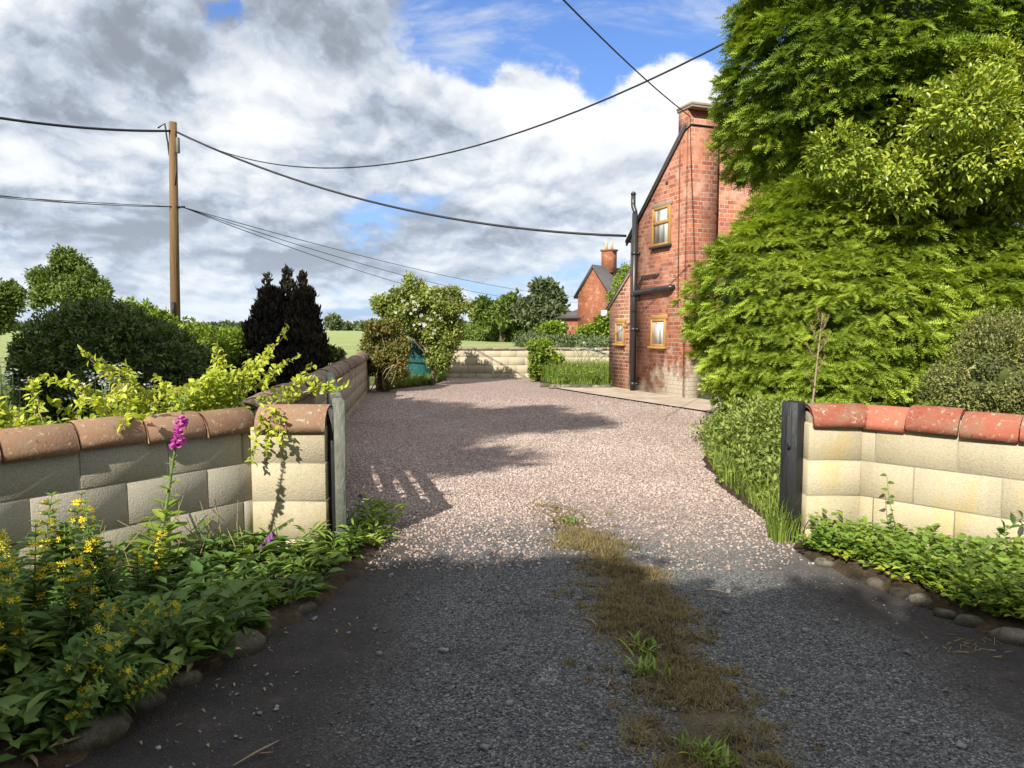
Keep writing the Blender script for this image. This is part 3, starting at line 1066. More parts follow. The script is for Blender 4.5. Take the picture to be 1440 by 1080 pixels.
mb = MB().box((0, 0, 0.40), (0.112, 0.112, 1.04), 0, 0.007); mb.build('post', M['black_wood'], pr)
MB().tube([(-0.057, -0.01, 0.62), (-0.075, -0.01, 0.62), (-0.083, -0.01, 0.63), (-0.083, -0.01, 0.66)], 0.008, 6).build('hinge_pin', M['cable'], pr)

# ------------------------------------------------------------------ brick cottage
RZ = R(21)
K = G(965, 562); K[2] = 0
ex, ey = A(math.cos(RZ), math.sin(RZ)), A(-math.sin(RZ), math.cos(RZ))


def gable(px, py):
    """pixel on the gable plane (local x = 0) -> local y, z"""
    d = ray(px, py)
    # K + s*ey = d*t in plan
    m_ = np.array([[d[0], -ey[0]], [d[1], -ey[1]]])
    tt, s_ = np.linalg.solve(m_, K[:2])
    return s_, H + d[2] * tt


house = thing('brick_cottage', 'old red brick cottage with high gable, truncated chimney and black waste pipe', 'house', K, RZ)
ye, ze = gable(887, 333)
yr, zr = gable(969, 172)
yl, zl = gable(857, 432)
_, zl2 = gable(887, 384)
YB = 0.14
zr0 = zr - (ze - zr) / (ye - yr) * (yr - YB)
mb = MB().prism([(0, YB, -.1), (0, YB, zr0), (0, ye, ze), (0, ye, -.1)][::-1], (7, 0, 0))
mb.build('wall', M['brick'], house, uv=True)
lt = MB().prism([(0.004, ye + .001, -.1), (0.004, ye + .001, zl2), (0.004, yl, zl), (0.004, yl, -.1)][::-1], (6, 0, 0))
lt.build('lean_to_wall', M['brick_dark'], house, uv=True)
# chimney breast on the corner, proud of the front wall, with the cut-down stack and its cap
zt = zr0 + 0.12
CW = 0.62
mb = MB().box((CW / 2, YB / 2 - .001, zt / 2 - .05), (CW, YB - .002, zt + .1)); mb.build('chimney_breast', M['brick'], house, uv=True)
st = MB().box((CW / 2 + .1, 0.30, zt + .0), (CW + .18, .30, .5)); 
st.build('chimney_stack', M['brick'], house, uv=True)
cs = MB().box((CW / 2 + .09, 0.24, zt + .275), (CW + .22, .52, .055), 0, .01)
cs.box((CW / 2 + .09, 0.24, zt + .225), (CW + .2, .50, .04), 0, .008)
cs.build('chimney_cap', M['stone'], house)
MB().tube([(-.012, .42, zt - .26), (-.012, -.012, zt - .13), (CW + .02, -.012, zt - .13)], .014, 6).build('wire_band', M['cable'], house)
# roofs: main slope falling to the back, lean-to slope under it
sl = (ze - zr0) / (ye - YB)
def slab(name, ya, za, yb, zb, x0, x1, th, mat):
    mb = MB().prism([(x0, ya, za), (x0, yb, zb), (x0, yb, zb + th), (x0, ya, za + th)], (x1 - x0, 0, 0))
    return mb.build(name, mat, house)
slab('roof', YB + .02, zr0 + .01 - .0, ye + .14, ze + sl * .14 + .01, -.06, 7.1, .045, M['slate'])
slab('verge', YB + .02, zr0 - .06, ye + .14, ze + sl * .14 - .06, -.045, -.005, .066, M['verge'])
sl2 = (zl - zl2) / (yl - ye)
slab('lean_to_roof', ye + .002, zl2 + .01, yl + .12, zl + sl2 * .12 + .01, -.05, 6.1, .04, M['slate'])
slab('lean_to_verge', ye + .002, zl2 - .04, yl + .1, zl + sl2 * .1 - .04, -.035, -.004, .045, M['stone'])


def window(px0, py0, px1, py1, transom=None, head=True):
    ya, za = gable(px0, (py0 + py1) / 2)
    yb, _ = gable(px1, (py0 + py1) / 2)
    _, z1 = gable((px0 + px1) / 2, py0)
    _, z0 = gable((px0 + px1) / 2, py1)
    y0_, y1_ = min(ya, yb), max(ya, yb)
    f = 0.045
    fr = MB()
    yc, zc, hh, ww = (y0_ + y1_) / 2, (z0 + z1) / 2, z1 - z0, y1_ - y0_
    X = -.012
    fr.box((X, y0_ + f / 2, zc), (.07, f, hh), 0, .006).box((X, y1_ - f / 2, zc), (.07, f, hh), 0, .006)
    fr.box((X + .002, yc, z1 - f / 2), (.066, ww - 2 * f, f), 0, .006).box((X + .002, yc, z0 + f / 2), (.066, ww - 2 * f, f), 0, .006)
    if transom:
        fr.box((X, yc, z0 + hh * transom), (.066, ww - 2 * f, .07), 0, .006)
        zt_ = z0 + hh * transom
        fr.box((X - .012, y0_ + f + .02, (zt_ + z1) / 2), (.06, .04, z1 - zt_ - f - .04), 0, .005).box((X - .012, y1_ - f - .02, (zt_ + z1) / 2), (.06, .04, z1 - zt_ - f - .04), 0, .005)
    w = fr.build('window', M['oak'], house)
    MB().box((-.006, yc, zc), (.03, ww - 2 * f + .004, hh - 2 * f + .004)).build('pane', M['pane'], w)
    MB().box((-.04, yc, z0 - .026), (.11, ww + .07, .05), 0, .008).build('sill', M['oak'] if not transom else M['verge'], w)
    if head:
        MB().box((-.008, yc, z1 + .05), (.03, ww + .08, .095), 0, .006).build('lintel', M['stone'] if transom else M['oak'], w)


window(919, 291, 944, 345, transom=.6)
window(917, 449, 937, 487)
window(867, 454, 879, 483)
# soil pipe with its cowl, branch pipe, overflow, bracket collars
yp, _ = gable(897, 420)
zpt = gable(899, 300)[1]
pp = MB()
pp.tube([(-.10, yp, .0), (-.10, yp, zpt)], .062, 14)
pipe = pp.build('soil_pipe', M['black_plastic'], house, smooth=True)
MB().tube([(-.10, yp, zpt - .03), (-.10, yp, zpt + .04), (-.10, yp + .07, zpt + .14), (-.10, yp + .08, zpt + .2), (-.10, yp + .08, zpt + .42)], .05, 12).tube(
    [(-.10, yp + .08, zpt + .40), (-.10, yp + .08, zpt + .44), (-.10, yp + .08, zpt + .47)], [.056, .056, .03], 12).build('vent_cowl', M['black_plastic'], pipe)
for q in (.15, 1.35, 2.1, 3.0):
    MB().tube([(-.10, yp, q), (-.10, yp, q + .07)], .074, 14).box((-.03, yp, q + .035), (.06, .16, .04)).build('pipe_collar', M['black_plastic'], pipe)
yb1, zb1 = gable(948, 404)
yb0, zb0 = gable(898, 412)
MB().tube([(-.10, yp, zb0 - .1), (-.10, yp - .06, zb0), (-.10, yb1 + .08, zb1 - .01), (-.07, yb1 + .02, zb1), (.02, yb1 + .01, zb1)], .056, 12).build('branch_pipe', M['black_plastic'], pipe)
ya2, za2 = gable(927, 386)
yb2, zb2 = gable(906, 389)
MB().tube([(.02, ya2, za2), (-.05, ya2 + .02, za2), (-.05, yb2, zb2), (-.05, yb2 + .03, zb2 - .06), (-.07, yp - .07, zb0 + .1), (-.1, yp, zb0 + .05)], .021, 8).build('waste_pipe', M['black_plastic'], pipe)
yc1, zc1 = gable(957, 205)
yc2, zc2 = gable(954, 432)
MB().tube([(-.012, yc1, zr - .05 * 0 - .45), (-.014, yc1, zc1 - .3), (-.012, yc2, zc2)], .011, 5).build('wall_cable', M['pole'], house)
ya3, za3 = gable(938, 257)
MB().box((-.006, ya3, za3), (.02, .07, .07), 0, .004).build('air_hole', M['verge'], house)
# white wall light under the lean-to eave
lw = thing('wall_light', 'small white lamp fixed under the eave of the brick lean-to', 'wall lamp', (*(K[:2] + ey * (yl + .1)), zl - .12), RZ)
MB().box((-.08, .0, -.02), (.14, .09, .15), 0, .02).build('lamp_body', M['white'], lw)
MB().box((.03, -.02, .05), (.1, .05, .03), 0, .006).build('bracket', M['verge'], lw)

# ------------------------------------------------------------------ farmhouse beyond the field edge
FY = 62.0
fk = P(856, 463, FY); fk[2] = 0
fh = thing('farmhouse', 'distant red brick farmhouse with slate roof, chimney and lean-to', 'house', fk, R(-37))


def fpx(px, py):
    q = P(px, py, FY)
    return q


gw = (P(860, 400, FY)[0] - P(819, 400, FY)[0]) / math.cos(R(37))
ez = P(819, 412, FY)[2]
az = P(840, 375, FY)[2]
mb = MB().prism([(-gw, 0, -.2), (0, 0, -.2), (0, 0, ez), (-gw / 2, 0, az), (-gw, 0, ez)], (0, 9, 0))
mb.build('wall', M['brick_far'], fh, uv=True)
for sg in (-1, 1):
    xe = -gw / 2 + sg * (gw / 2 + .3)
    zz = ez - .3 * (az - ez) / (gw / 2)
    MB().prism([(-gw / 2, -.25, az + .02), (xe, -.25, zz + .02), (xe, -.25, zz + .24), (-gw / 2, -.25, az + .27)], (0, 9.5, 0)).build('roof', M['slate'], fh)
ch = MB().box((-gw / 2 + .1, 2.6, az + .7), (1.1, .9, 2.0)).box((-gw / 2 + .1, 2.6, az + 1.72), (1.28, 1.05, .16))
co = ch.build('chimney', M['brick_far'], fh, uv=True)
for dx in (-.28, .28):
    MB().tube([(-gw / 2 + .1 + dx, 2.6, az + 1.78), (-gw / 2 + .1 + dx, 2.6, az + 2.2), (-gw / 2 + .1 + dx, 2.6, az + 2.55)], [.11, .10, .12], 8).build('chimney_pot', M['chimney_pot'], co)
# lean-to extension on its left, hipped
xl = -gw
ewz = P(800, 447, FY)[2]
rz_ = P(815, 432, FY)[2]
ew = 2.1
mb = MB().box((xl - ew / 2, 1.8, ewz / 2 - .1), (ew, 3.4, ewz + .2)); mb.build('extension_wall', M['brick_far'], fh, uv=True)
rb = MB()
a_, b_, c_, d_ = (xl - ew - .35, -.3, ewz), (xl + .3, -.3, ewz), (xl + .3, 3.9, ewz), (xl - ew - .35, 3.9, ewz)
e_, f_ = (xl - ew * .3, 1.4, rz_), (xl + .3, 1.4, rz_)
rb.add([a_, b_, c_, d_, e_, f_], [[(0, 1, 5, 4), (2, 3, 4, 5), (3, 2, 1, 0)], [(0, 4, 3), (1, 2, 5)]])
rb.build('extension_roof', M['slate'], fh)
wf = MB().box((xl - ew + .45, .085, 1.25), (.5, .05, 1.5)).build('window', M['white'], fh)
MB().box((xl - ew + .45, .068, 1.25), (.36, .04, 1.3)).build('pane', M['pane'], wf)

# ------------------------------------------------------------------ utility pole and overhead lines
PY = 20.0
pb = P(245, 462, PY); pb[2] = 0
ptop = P(243, 172, PY)
pole = thing('utility_pole', 'brown wooden utility pole behind the dark shrub, cables at its top', 'pole', pb)
rel = ptop - pb
MB().tube([(0, 0, -.3), tuple(rel * .5 * A(1, 0, 1)), tuple(rel * A(1, 0, 1))], [.145, .125, .105], 14).build('shaft', M['pole'], pole, smooth=True)
b1 = P(250, 205, PY) - pb
MB().box((b1[0] + .03, -.05, b1[2]), (.07, .1, .42), 0, .01).build('junction_box', M['gate_grey'], pole)
l1, l2, l3 = P(232, 180, PY) - pb, P(236, 200, PY) - pb, P(238, 218, PY) - pb
MB().tube([P(222, 180, PY) - pb, l1 + A(0, 0, .12), l2 + A(-.02, 0, .1), l2, l3, P(240, 220, PY) - pb], .022, 6).build('cable_loop', M['cable'], pole)
MB().tube([P(249, 215, PY) - pb + A(0, -.1, 0), P(250, 240, PY) - pb + A(.02, -.1, 0), P(249, 262, PY) - pb + A(0, -.1, 0)], .02, 6).build('down_lead', M['cable'], pole)
MB().tube([P(247, 294, PY) - pb, P(253, 291, PY) - pb, P(260, 291, PY) - pb], .03, 6).build('insulator', M['cable'], pole)
MB().tube([P(247, 425, PY) - pb + A(0, -.14, 0), P(248, 448, PY) - pb + A(0, -.14, 0)], .05, 6).build('ground_guard', M['cable'], pole)


def cable(label, pts, r, cat='cable', name='overhead_cable', group=None):
    mb = MB()
    mb.tube(pts, r, 6)
    return tag(mb.build(name, M['cable']), label, cat, group)


pt = P(245, 184, PY)
cable('thick black overhead cable running from the pole top out to the left', arc(P(-220, 122, 15), pt, .25), .034)
he = K[:2] + ey * (ye - .0)
hp = A(he[0], he[1], ze + .02)
cable('thick black overhead cable from the pole top down to the cottage eave', arc(pt, hp + A(-.1, 0, 0), .62), .030)
cable('thin black overhead cable sagging from the pole top up into the tall yew',
      np.concatenate([arc(pt, P(1058, 40, 9.9), 1.4, 30), [P(1110, 16, 10.2)]]), .014)
cable('thin cable coming from overhead down to the cottage ridge', arc(P(640, -160, 5.5), A(*(K[:2] + ey * .05), zr + .1), .1), .010)
qa = P(256, 291, PY)
for i, (pe, sg) in enumerate(((P(830, 418, 60), .55), (P(826, 424, 60), .9), (P(800, 431, 62), 1.1))):
    cable(['upper telephone wire of three from the pole to the far farmhouse', 'middle telephone wire of three from the pole to the far farmhouse',
           'lowest telephone wire of three from the pole to the far farmhouse'][i], arc(qa, pe, sg, 30), .011, 'wire', 'telephone_wire')
for i, (pyy, sg) in enumerate(((243, .2), (254, .14), (260, .05))):
    cable(['upper telephone wire of three out to the left of the pole', 'middle telephone wire of three out to the left of the pole',
           'lowest telephone wire of three out to the left of the pole'][i], arc(P(-200, pyy, 17), qa, sg), .010, 'wire', 'telephone_wire')

# ------------------------------------------------------------------ planting beds (raised soil)
def mound(name, poly, h, edge=0.25):
    """soft raised bed over a plan polygon"""
    poly = np.array(poly, float)
    lo, hi = poly.min(0), poly.max(0)
    st = 0.09
    xs, ys = np.arange(lo[0], hi[0] + st, st), np.arange(lo[1], hi[1] + st, st)
    X, Y = np.meshgrid(xs, ys, indexing='ij')
    d = poly_dist(np.stack([X.ravel(), Y.ravel()], 1), poly).reshape(X.shape)
    Z = np.where(d > 0, h * np.clip(d / edge, 0, 1) ** 0.6, -0.06 + d * .2)
    Z = Z + 0.02 * wob(np.stack([X, Y, X * 0], -1), 4.0) * (d > 0)
    nx, ny = X.shape
    i = (np.arange(nx - 1)[:, None] * ny + np.arange(ny - 1)[None]).ravel()
    ok = (d.ravel()[i] > -.25)
    i = i[ok]
    mb = MB().add(np.stack([X, Y, Z], -1).reshape(-1, 3), [np.stack([i, i + ny, i + ny + 1, i + 1], 1)])
    o = mb.build(name, M['soil'], smooth=True)
    return tag(o, kind='structure')


def poly_dist(p, poly):
    """signed distance to a plan polygon, positive inside"""
    a = poly
    b = np.roll(poly, -1, 0)
    ins = np.zeros(len(p), bool)
    best = np.full(len(p), 1e9)
    for q, r in zip(a, b):
        e = r - q
        t_ = np.clip(((p - q) @ e) / (e @ e), 0, 1)
        best = np.minimum(best, np.linalg.norm(p - q - t_[:, None] * e, axis=1))
        c = ((q[1] > p[:, 1]) != (r[1] > p[:, 1]))
        with np.errstate(divide='ignore', invalid='ignore'):
            xx = (r[0] - q[0]) * (p[:, 1] - q[1]) / (r[1] - q[1]) + q[0]
        ins ^= c & (p[:, 0] < xx)
    return np.where(ins, best, -best)


def scatter(poly, n, inset=0.0):
    poly = np.array(poly, float)
    lo, hi = poly.min(0), poly.max(0)
    out = []
    got = 0
    while got < n:
        p = lo + (hi - lo) * rng.random((n * 3, 2))
        p = p[poly_dist(p, poly) > inset]
        out.append(p)
        got += len(p)
    return np.concatenate(out)[:n]


g2 = lambda px, py: tuple(G(px, py)[:2])
EL = [g2(60, 1110), g2(124, 1062), g2(195, 1008), g2(233, 982), g2(285, 952), g2(334, 928), g2(392, 893), g2(440, 862), g2(484, 832), g2(522, 793), g2(545, 760)]
BED_L = EL + [(-0.98, 5.3), (-1.1, 5.3), (-1.12, 4.3), (-1.63, 4.32)] + [tuple(w0 + nL * .01), tuple(w1 + nL * .01), (-3.3, 1.2), (-1.6, 1.2)]
mound('left_bed', BED_L, 0.055)
ER = [g2(1108, 775), g2(1157, 797), g2(1234, 828), g2(1265, 840), g2(1295, 850), g2(1330, 870), g2(1363, 884), g2(1425, 903), g2(1500, 935), g2(1600, 985)]
BED_R = ER + [(5.2, 2.0), tuple(r1 + nR * .01), tuple(r0 + nR * .01), (2.28, 4.53), (1.84, 4.53)]
mound('right_bed', BED_R, 0.07)
BED_G = [g2(1108, 768), g2(1060, 722), g2(1005, 680), g2(990, 655), g2(985, 632), g2(990, 605), g2(1035, 590), (3.4, 12.0), (9, 11.5), (9, 5.2), (2.3, 4.85), (1.95, 4.85)]
mound('verge_bed', BED_G, 0.06)
BED_F = [(-3.15, 16.2), (-2.9, 15.7), g2(560, 547), g2(610, 541), g2(628, 534), (-1.95, 20.2), (-3.6, 20.2)]
mound('corner_bed', BED_F, 0.06)
BED_E = [g2(742, 531), g2(762, 539), g2(790, 547), g2(857, 546), (3.4, 16.8), (3.6, 19.95), (0.4, 19.95)]
mound('end_bed', BED_E, 0.10)


# ------------------------------------------------------------------ edging stones
def rock(name, loc, size, label, group, rz=None):
    n1, n2 = 12, 8
    u = np.linspace(0, 2 * math.pi, n1, endpoint=False)
    v = np.linspace(0.0, math.pi, n2)
    V = np.array([(math.sin(b) * math.cos(a), math.sin(b) * math.sin(a), math.cos(b)) for b in v for a in u])
    s_ = rng.random() * 50
    V = V * (1 + .26 * wob(V + s_, 1.5) + .14 * wob(V + s_, 3.5))[:, None]
    V = np.sign(V) * np.abs(V) ** 0.85 * np.array(size) / 2
    a = rng.random() * 6.28 if rz is None else rz
    V = V @ np.array([[math.cos(a), math.sin(a), 0], [-math.sin(a), math.cos(a), 0], [0, 0, 1]])
    q = [[i * n1 + j, i * n1 + (j + 1) % n1, (i + 1) * n1 + (j + 1) % n1, (i + 1) * n1 + j] for i in range(n2 - 1) for j in range(n1)]
    o = MB().add(V, [[f[::-1] for f in q]], rng.random()).build(name, M['rock'], smooth=True)
    o.location = (loc[0], loc[1], size[2] * 0.08)
    return tag(o, label, 'stone', group)


rock('edging_stone', G(118, 1040), (.26, .18, .14), 'large mossy stone at the lower left corner of the flower bed', 'edging stones of the left bed', .5)
for px, py, s_ in ((205, 990, .12), (262, 960, .11), (333, 916, .22), (432, 860, .11)):
    rock('edging_stone', G(px, py), (s_, s_ * .7, s_ * .6), 'rough stone edging the left flower bed, half under leaves', 'edging stones of the left bed', .6)
for px, py, s_ in ((1160, 795, .14), (1234, 824, .14), (1266, 837, .12), (1296, 849, .14), (1330, 866, .11), (1363, 878, .13), (1425, 900, .16)):
    rock('edging_stone', G(px, py), (s_, s_ * .7, s_ * .55), 'pale stone edging the right bed below the weeds', 'edging stones of the right bed', -.5)
for i in range(7):
    px = 768 + i * 14
    rock('edging_stone', G(px, 544 + (i > 0) * 2.5), (.30, .2, .17), 'grey stone edging the grass below the end wall', 'edging stones of the far bed', .1)


# ------------------------------------------------------------------ gravel, grit and pebbles
CH_V = np.array([(i, j, k) for i in (-1, 1) for j in (-1, 1) for k in (-1, 1)], float)
CH_F = np.array([[0, 1, 3, 2], [4, 6, 7, 5], [0, 4, 5, 1], [2, 3, 7, 6], [0, 2, 6, 4], [1, 5, 7, 3]])


def chips(mb, xy, size, z=0.0, flat=.55, var=None):
    n = len(xy)
    J = CH_V[None] * (1 + rng.normal(0, .32, (n, 8, 3)))
    s_ = np.asarray(size)[:, None, None] * 0.5
    J = J * s_ * (np.array([1, .8, flat])[None, None] * (1 + rng.normal(0, .18, (n, 1, 3))))
    a = rng.random(n) * 6.28
    b = rng.normal(0, .45, n)
    ca, sa, cb, sb = np.cos(a)[:, None], np.sin(a)[:, None], np.cos(b)[:, None], np.sin(b)[:, None]
    x_, y_, z_ = J[..., 0], J[..., 1], J[..., 2]
    x_, z_ = x_ * cb - z_ * sb, x_ * sb + z_ * cb
    x2, y2 = x_ * ca - y_ * sa, x_ * sa + y_ * ca
    V = np.stack([x2 + xy[:, 0:1], y2 + xy[:, 1:2], z_ + z + size[:, None] * flat * .3], -1)
    f = (CH_F[None] + (np.arange(n) * 8)[:, None, None]).reshape(-1, 4)
    mb.add(V.reshape(-1, 3), [f], np.repeat(rng.random(n) if var is None else var, 8))


DR = np.array(DRIVE)
nc = 190000
yy = 4.0 + 12.5 * rng.random(nc) ** 1.7
xx = -2.7 + 6.2 * rng.random(nc)
p = np.stack([xx, yy], 1)
gm = (yy + 0.55 * wob(np.stack([xx, yy, yy * 0], 1), 1.6) - 0.25 * ((xx - .55).__abs__() < .35))
keep = (poly_dist(p, DR) > 0.01) & (rng.random(nc) < np.clip((gm - 4.0) / 1.9, 0, 1) ** 1.5)
keep &= (poly_dist(p, np.array(BED_G)) < 0.05) & (poly_dist(p, np.array(BED_L)) < 0.02)
p = p[keep]
mb = MB()
p = p[rng.random(len(p)) < np.clip((15.5 - p[:, 1]) / 6, 0, 1)]
chips(mb, p, .006 + .012 * rng.random(len(p)) ** 1.6, var=rng.random(len(p)) * np.clip(.62 + (p[:, 1] - 4.4) / 4, .6, 1))
tag(mb.build('gravel', M['pink_chip']), kind='stuff')
# grit on the dark lane
nc = 60000
yy = 1.6 + 3.6 * rng.random(nc) ** 1.25
xx = (rng.random(nc) - .5) * 2 * (yy * .78 + .2)
p = np.stack([xx, yy], 1)
keep = (poly_dist(p, DR) > 0.0) & (poly_dist(p, np.array(BED_L)) < .02) & (poly_dist(p, np.array(BED_R)) < .02)
tr = .10 + .85 * np.exp(-((xx + .05 - .05 * (yy - 3)) / .38) ** 2) + .65 * np.exp(-((xx - 1.25 - .12 * (yy - 3)) / .40) ** 2)
keep &= rng.random(nc) < tr * (.6 + .5 * wob(np.stack([xx, yy, yy * 0], 1), 2.5))
p = p[keep]
mb = MB()
chips(mb, p, .004 + .006 * rng.random(len(p)) ** 2, var=rng.random(len(p)) ** 1.3 * .85)
nb = 240
yy = 2.0 + 3.2 * rng.random(nb)
xx = (rng.random(nb) - .5) * 2 * (yy * .7)
p = np.stack([xx, yy], 1)
p = p[(poly_dist(p, np.array(BED_L)) < .0) & (poly_dist(p, np.array(BED_R)) < .0)]
chips(mb, p, .008 + .022 * rng.random(len(p)) ** 2.5, var=.75 + .25 * rng.random(len(p)))
tag(mb.build('pebbles', M['grey_chip']), kind='stuff')


# ------------------------------------------------------------------ grasses
def blades(mb, xy, hgt, wid, lean=.5, z=0.0, var=None):
    n = len(xy)
    a = rng.random(n) * 6.28
    ln = lean * rng.random(n)
    D = np.stack([np.cos(a) * ln, np.sin(a) * ln, np.ones(n)], 1)
    N = np.stack([np.cos(a), np.sin(a), -ln * 0 - .4 + 0 * ln], 1) * -1
    Pt = np.concatenate([xy, np.full((n, 1), z) if np.ndim(z) == 0 else z[:, None]], 1)
    leaves(mb, Pt, D, N, hgt, wid, T_BLADE, var)


# withered strip down the middle of the lane
mid = [(600, 745), (640, 1000)]
ns = 34000
yy = 1.85 + 3.7 * rng.random(ns)
cx = .60 - .0 * yy + np.interp(yy, [1.8, 2.4, 3.2, 4.1, 5.0, 5.6], [.62, .65, .67, .60, .42, .30]) - .6
xx = cx + rng.normal(0, .125, ns) * np.interp(yy, [1.8, 3, 4, 5.5], [1.0, 1.15, 1.1, .8])
p = np.stack([xx, yy], 1)
dens = .5 + .75 * wob(np.stack([xx, yy, yy * 0], 1), 4.5) + .6 * wob(np.stack([xx, yy, yy * 0], 1), 11)
keep = rng.random(ns) < dens * np.interp(yy, [1.8, 4.3, 5.5], [1, 1, .25])
p = p[keep]
ctr = p[rng.choice(len(p), 1100)]
idx = rng.integers(0, len(ctr), 24000)
tvar = rng.random(len(ctr)) ** 1.2
tsz = .5 + rng.random(len(ctr))
q = ctr[idx] + rng.normal(0, .016, (24000, 2)) * tsz[idx][:, None]
mb = MB()
blades(mb, q, (.014 + .028 * rng.random(24000)) * tsz[idx], .0036, lean=2.6, var=np.clip(.75 * tvar[idx] + .25 * rng.random(24000), 0, 1))
q = p[rng.choice(len(p), 6000)]
blades(mb, q, .02 + .03 * rng.random(6000), .0032, lean=2.6)
tag(mb.build('withered_grass', M['dry_grass']), kind='stuff')
mb = MB()
pp_ = np.concatenate([A(*g2(px, py)) + rng.normal(0, .035, (40, 2)) for px, py in ((905, 915), (915, 945), (990, 1062), (1010, 1075), (800, 735))])
blades(mb, pp_, .03 + .05 * rng.random(len(pp_)), .014, lean=1.8)
tag(mb.build('lane_weeds', M['weed_bright']), kind='stuff')

# twigs and straw on the lane
for px, py, l, a, lab in ((830, 875, .13, -1.1, 'pale bent twig lying beside the withered grass strip'), (1005, 832, .16, -.5, 'thin brown twig on the dark lane, right of the grass strip'),
                          (855, 960, .07, 1.3, 'short pale twig near the front of the grass strip'), (360, 1060, .16, .9, 'thin forked twig at the lower left of the lane'),
                          (232, 1010, .0, 0, '')):
    if l:
        c = G(px, py, .008)
        d = A(math.cos(a), math.sin(a), 0)
        mb = MB().tube([c - d * l / 2, c + A(.008, .004, .008), c + d * l / 2 + A(0, .012, .0)], [.003, .004, .002], 5)
        if 'forked' in lab:
            mb.tube([c, c + A(.05, .0, .006)], [.003, .0015], 5)
        tag(mb.build('twig', M['twig']), lab, 'twig')
mb = MB()
for k in range(26):
    c = G(530 + rng.normal(0, 16), 740 + rng.normal(0, 18), .02)
    d = nrm(A(.4 + rng.normal(0, .3), -.5 + rng.normal(0, .4), rng.normal(0, .15))) * (.06 + .12 * rng.random())
    mb.tube([c - d, c + A(0, 0, .02), c + d], .0022, 4, False)
for k in range(42):
    c = G(1372 + rng.normal(0, 34), 908 + rng.normal(0, 10), .006)
    d = nrm(A(rng.normal(), rng.normal(), .06)) * (.008 + .022 * rng.random())
    mb.tube([c - d, c + d], .0016, 3, False)
tag(mb.build('straw_litter', M['straw']), kind='stuff')


# ------------------------------------------------------------------ trees, hedges and shrubs
def finish_tree(name, label, cat, base, crown_mb, leaf, wood=None, group=None, crown_name='crown', wood_name='trunk', bark='bark'):
    t_ = thing(name, label, cat, base, 0, group)
    crown_mb.build(crown_name, M[leaf], t_, shift=base)
    if wood is not None:
        wood.build(wood_name, M[bark], t_, shift=base, smooth=True)
    return t_


# tall upper yew, clipped, its lower edge overhanging the cottage front
b0 = P(1250, 462, 10.0); b0[2] = 0
mb = MB()
U = [(P(1180, 95, 9.3), (1.12, 1.1, 1.1)), (P(1178, 22, 9.5), (.72, 1.0, .95)), (P(1110, 165, 9.9), (.74, .9, .55)), (P(1092, 135, 9.8), (.45, .8, .42)),
     (P(1260, 50, 9.3), (1.6, 1.3, 1.5)), (P(1380, 50, 9.6), (1.75, 1.5, 1.8)), (P(1290, -80, 10.0), (1.5, 1.6, 1.5)), (P(1440, 130, 10.2), (1.5, 1.4, 1.3)),
     (P(1250, 170, 11.2), (1.7, 1.1, .85)), (P(1150, 205, 11.0), (.95, .8, .45)), (P(1095, 200, 10.8), (.62, .7, .42)), (P(1360, 200, 11.2), (1.5, 1.0, .8))]
core(mb, U, .70)
yew(mb, U, 5000, 24, .11, amp=.26, freq=2.6, size=.16, push=.34, shell=.16)
wd = MB()
limb(wd, b0, P(1250, 200, 10.2), .22, .16, 10, .03)
for px, py in ((1120, 170), (1180, 60), (1300, 40), (1400, 80)):
    limb(wd, P(1250, 230, 10.2), P(px, py, 9.9), .11, .03, 7)
finish_tree('yew_tree', 'tall dark yew standing above the bright clipped hedge, hiding the cottage front', 'tree', b0, mb, 'yew_hi', wd)

# lower clipped yew hedge
b1_ = P(1200, 462, 9.4); b1_[2] = 0
mb = MB()
LW = [(P(1110, 425, 9.2), (1.08, 1.1, 1.05)), (P(1165, 360, 9.2), (.98, 1.0, .80)), (P(1230, 348, 9.1), (1.2, 1.1, .74)), (P(1330, 390, 9.2), (1.5, 1.2, 1.02)), (P(1092, 480, 9.2), (.82, 1.0, .66)),
      (P(1190, 460, 8.9), (1.3, 1.2, 1.2)), (P(1310, 480, 8.9), (1.5, 1.2, 1.2)), (P(1440, 430, 9.3), (1.6, 1.2, 1.2)), (P(1540, 430, 9.3), (1.5, 1.2, 1.2)), (P(1155, 545, 8.7), (1.0, .9, .6))]
core(mb, LW, .76)
yew(mb, LW, 6000, 25, .092, amp=.13, freq=2.6, size=.115, push=.26, shell=.12)
wd = MB()
for px in (1100, 1200, 1310):
    c = P(px, 462, 9.3); c[2] = 0
    limb(wd, c, c + A(0, 0, 1.8), .10, .05, 8)
finish_tree('yew_hedge', 'bright green clipped yew hedge between the cottage and the right block wall', 'hedge', b1_, mb, 'yew_lo', wd, crown_name='foliage', wood_name='stem')

# yellow-green broadleaf growing out of the yew
b2_ = P(1350, 462, 8.6); b2_[2] = 0
mb = MB()
LB = [(P(1330, 190, 7.6), (.85, .7, .62)), (P(1270, 220, 7.8), (.6, .6, .5)), (P(1395, 150, 7.8), (.75, .7, .6)), (P(1400, 230, 7.7), (.8, .7, .55)), (P(1450, 110, 7.8), (.6, .7, .6)), (P(1235, 265, 7.8), (.4, .5, .28)), (P(1470, 200, 7.8), (.7, .7, .7)), (P(1300, 245, 7.7), (.5, .5, .35))]
crown(mb, split_blobs(LB, 6, .42, .95), 3000, 9, .072, .034, T_LEAF, tuft_r=.11, shell=.35, amp=.25, freq=2.6, out=.9, up=.15, flat=.55)
wd = MB()
limb(wd, b2_, P(1340, 260, 8.2), .09, .05, 8)
for q in LB[:5]:
    limb(wd, P(1340, 270, 8.2), q[0], .04, .015, 6)
finish_tree('laurel_tree', 'yellow-green broad-leaved evergreen growing against the front of the tall yew', 'tree', b2_, mb, 'laurel', wd)

